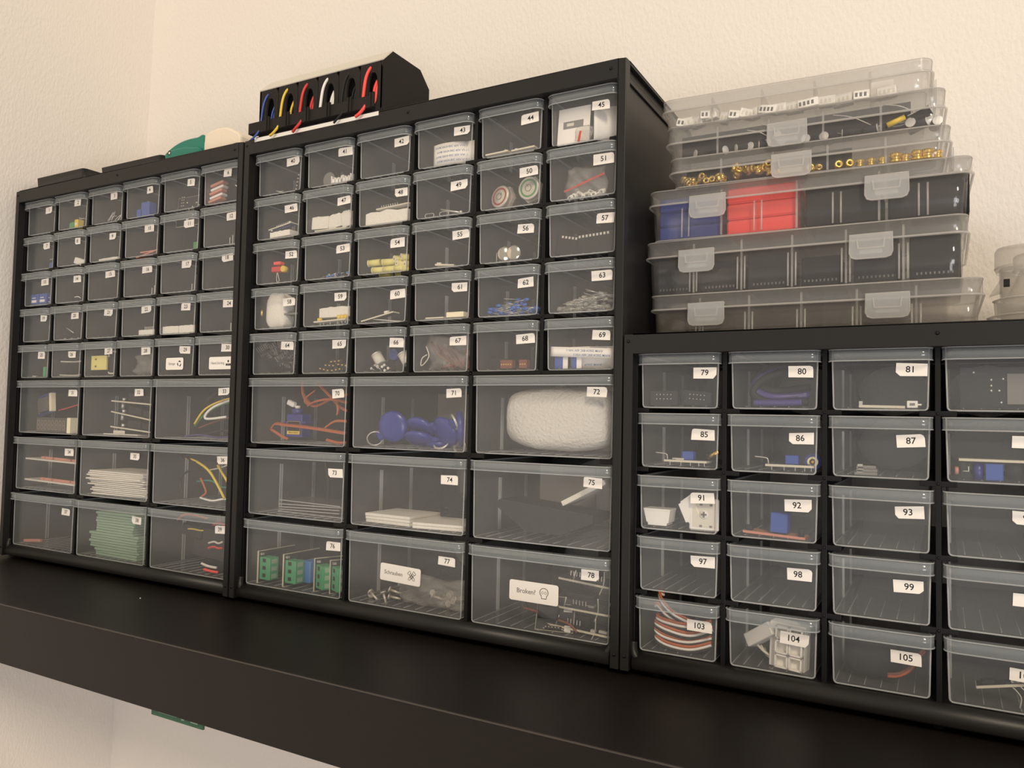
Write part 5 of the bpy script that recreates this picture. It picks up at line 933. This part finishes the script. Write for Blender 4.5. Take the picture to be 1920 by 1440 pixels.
many('round_jar', [('cup', MB().lathe([(0, 0), (15, 0), (16.4, 54), (15.6, 54), (14, 1.2)], 'jar_clear', n=40), None), ('lid', MB().lathe([(18, 51), (19, 54), (19, 66), (18, 68), (0, 68)], 'jar_clear', n=40), None), ('rim', MB().lathe([(18.6, 53.4), (19.5, 54.4), (18.6, 55.4)], 'box_edge', n=40), None), ('spout', MB().prism([(-22, 36), (-15.6, 47), (-15, 38)], -5, 5, 'jar_clear').box(-14.5, -11, -16, -13, 40, 45, 'rubber'), None)], 0, (645, 110, ZC), 'taller round clear jar behind the stacked dishes, right of the organizer boxes', 'jar', world=True)
for i in range(3): one('small_part', MB().cbox((0, 0, 2), (7, 5, 4), ('rubber', 'white', 'dark_grey')[i], ch=.4), 0, (628 + i * 8, 24, ZC), ('black', 'white', 'dark grey')[i] + ' little part lying before the clear dish on the low cabinet', 'part', world=True)
# ---------------------------------------------------------------- on top of the tall cabinets
ZT = 434.
e = empty('wire_dispenser', (14.2, 4, ZT), 'black house-shaped wire dispenser with a white roof strip on the middle cabinet', 'wire dispenser')
LW = 151.; b = MB()
prof = [(0, 8), (0, 55), (13, 67.5), (55, 67.5), (70, 54), (70, 8)]
b.prism([(y, z) for y, z in prof], LW - 2, LW, 'matte_black', 'x'); b.prism([(y, z) for y, z in prof], 0, 2, 'matte_black', 'x')
b.box(2, LW - 2, 68, 70, 8, 54, 'matte_black'); b.box(2, LW - 2, 3, 70, 8, 10, 'matte_black'); b.box(2, LW - 2, 13, 55, 66, 67.5, 'matte_black')
nb = 6; bw = LW / nb
for k in range(nb):
    # front wall of one bay with an oval window
    x0 = k * bw + .25; x1 = (k + 1) * bw - .25; cx = k * bw + 14.6; n = 24; oo, ii = [], []
    for j in range(n):
        a = 2 * PI * j / n; ca, sa = math.cos(a), math.sin(a); hw = (x1 - cx) if ca > 0 else (cx - x0); cz = 30; hh = (55 - cz) if sa > 0 else (cz - 8)
        s_ = min(hw / max(abs(ca), 1e-6), hh / max(abs(sa), 1e-6)); oo.append((cx + s_ * ca, cz + s_ * sa)); ii.append((cx + 5.2 * math.copysign(abs(ca) ** .8, ca), cz + 15 * math.copysign(abs(sa) ** .8, sa)))
    for y in (0, 2): b.add([(x, y, z) for x, z in oo + ii], [(j, (j + 1) % n, n + (j + 1) % n, n + j) for j in range(n)], 'matte_black')
    b.add([(x, y, z) for y in (0, 2) for x, z in ii], [(j, (j + 1) % n, n + (j + 1) % n, n + j) for j in range(n)], 'matte_black')
    b.box(x1, x1 + .5, .6, 68, 10, 54, 'matte_black')
obj('housing', b, e)
o = obj('roof_strip', MB().prism([(-.6, 54.6), (12.8, 67.9), (13.4, 67.4), (0, 54)], -.2, LW + .2, 'off_white', 'x'), e); o['label'] = 'white sloping strip along the roof edge'
r_ = MB(); r_.box(-6.5, LW - 9, -7, -5, 12, 21, 'matte_black'); r_.box(-6.5, LW - 9, -7, 0, 10.5, 12, 'matte_black')
for k in range(nb): x = k * bw + 18; r_.box(x, x + 1.4, -9, -6.6, 10, 23, 'matte_black'); r_.box(x + 3.4, x + 4.6, -9, -6.6, 10, 23, 'matte_black')
o = obj('clip_rail', r_, e); o = obj('base_strip', MB().box(0, LW, -3, 60, 0, 8, 'matte_black').box(-.5, LW, -4.4, -3, 3.0, 6.6, 'white'), e)
for k, (m_, nm, rr) in enumerate((('blue', 'blue', 1.0), ('yellow', 'yellow', 1.25), ('red', 'red', 1.35), ('white', 'white', 1.35), ('rubber', 'black', 1.0), ('bright_red', 'thick red', 1.5))):
    cx = 14.2 + k * bw + 14.6; y0 = 4
    w1 = MB().tube([(-2, 8, 22), (-3.5, 1, 20), (-5.5, -3, 10), (-7, -4.2, -6), (-7.6, -4.5, -18)], rr, m_, n=8, sub=6)
    one('wire', w1, 0, (cx, y0, ZT + 30), nm + ' wire coming out of its slot on the wire dispenser', 'wire', world=True)
    one('wire_coil', (lambda q: [q.tube([(-1.5 + j * 2.2, 6 + j, 10), (-3.4 + j * 2.4, 4 + j * .6, 0), (-3.6 + j * 2.2, 4, -16)], rr * .9, m_, n=7, sub=5) for j in range(3 if k != 1 else 1)] and q)(MB()), 0, (cx + 1.5, y0, ZT + 30), nm + ' wire coil seen inside the slot of the wire dispenser', 'wire', world=True)
    if k in (0, 1, 2, 4, 5):
        one('wire_end', MB().tube([(2, 0, 6), (1, -1.6, 2), (-3.5, -2.6, -2.6), (-7.5, -2.2, -5.4 if k in (2, 4) else -4)], rr, m_, n=7, sub=5), 0, (cx - 5 if k > 1 else cx - 9, -1.2, ZT + 8.6), nm + ' wire end hanging below the dispenser rail', 'wire', world=True)
# black trays on the left cabinet
for i, (x0, x1, zt) in enumerate(((-392, -293, 461.5), (-262, -152, 456.5))):
    b = MB(); w_ = x1 - x0; h_ = zt - ZT; o_ = rrect(0, w_, 0, 110, 5); hollow(b, o_, 0, h_, 2, 'frame', True, False, 2)
    one('black_tray', b, 0, (x0, 20, ZT), ('taller black tray near the left end on top of the left cabinet', 'lower black tray further right on top of the left cabinet')[i], 'tray', world=True)
def smooth2(p, k=5):
    out = []; n = len(p)
    for i in range(n):
        a, b_, c_, d_ = p[i - 1], p[i], p[(i + 1) % n], p[(i + 2) % n]
        if b_[1] <= 5 or c_[1] <= 5: out.append(b_); continue
        for j in range(k):
            t = j / k; out.append(tuple(.5 * (2 * b_[q] + (c_[q] - a[q]) * t + (2 * a[q] - 5 * b_[q] + 4 * c_[q] - d_[q]) * t * t + (3 * b_[q] - a[q] - 3 * c_[q] + d_[q]) * t ** 3) for q in (0, 1)))
    return out
# teal handled tool and cream scoop
tl = [(8, 0), (3, 8), (-2, 18), (-2, 23), (4, 27), (16, 31), (30, 33), (46, 33), (58, 32), (58, 0)]
b = MB().prism(smooth2(tl), 0, 12, 'teal', 'y'); hl = MB().cyl((7, -.2, 13), (7, .3, 13), 3.2, 'white', n=16)
many('hand_tool', [('handle', b, None, 3.), ('grip', MB().prism(smooth2([(10, 2), (3, 12), (1, 20), (10, 23), (26, 24), (42, 22), (57, 18), (57, 2)]), -5, 1, 'teal'), None, 2.5), ('hang_hole', MB().lathe([(0, -.3), (1.5, -.3), (2.6, -.1)], 'rubber', (9, -5, 20), n=16, axis='y').lathe([(0, -.4), (1.4, -.4)], 'white', (9.6, -5, 19.6), n=16, axis='y'), 'dark-rimmed hole')], 0, (-143, 21, ZT), 'teal plastic tool handle lying on top of the left cabinet', 'tool', world=True)
cu = [(0, 0), (-3, 20), (2, 31), (14, 37), (34, 38), (48, 33), (60, 24), (62, 0)]
q = MB().prism(smooth2(cu), 0, 22, 'ivory', 'y')
many('scoop', [('bowl', q, None, 2.5), ('inner_lip', MB().prism([(6, 2), (4, 20), (8, 28), (17, 32.5), (33, 33), (30, 2)], -.3, .2, 'ivory').prism([(33, 31), (46, 25), (56, 18), (34, 16)], -.5, .1, 'ivory'), 'pale recess')], 0, (-92, 22, ZT), 'cream plastic scoop beside the teal handle on the left cabinet', 'scoop', world=True)
# green card under the shelf and crumbs on it
g_ = MB().box(0, 60, 0, 1.6, -7.5, 0, 'pcb_green'); pr = MB().box(8, 30, -.1, 0, -4.2, -3.6, 'pale_green').box(46, 54, -.1, 0, -4.8, -3.4, 'pale_green').prism([(35, -5), (39, -5), (37, -2.4)], -.12, 0, 'pale_green')
many('green_card', [('board', g_, None), ('print', pr, 'pale print')], 0, (45, -112, -57), 'dark green circuit card hanging from the underside of the shelf', 'card', world=True)
c0 = (-76.7, -38.2, -4.0)
one('white_crumb', MB().ball((0, 0, .7), .7, 'white', 6), 0, (c0[0], c0[1], -4), 'tiny white crumb on the shelf before the left cabinet', 'crumb', world=True)
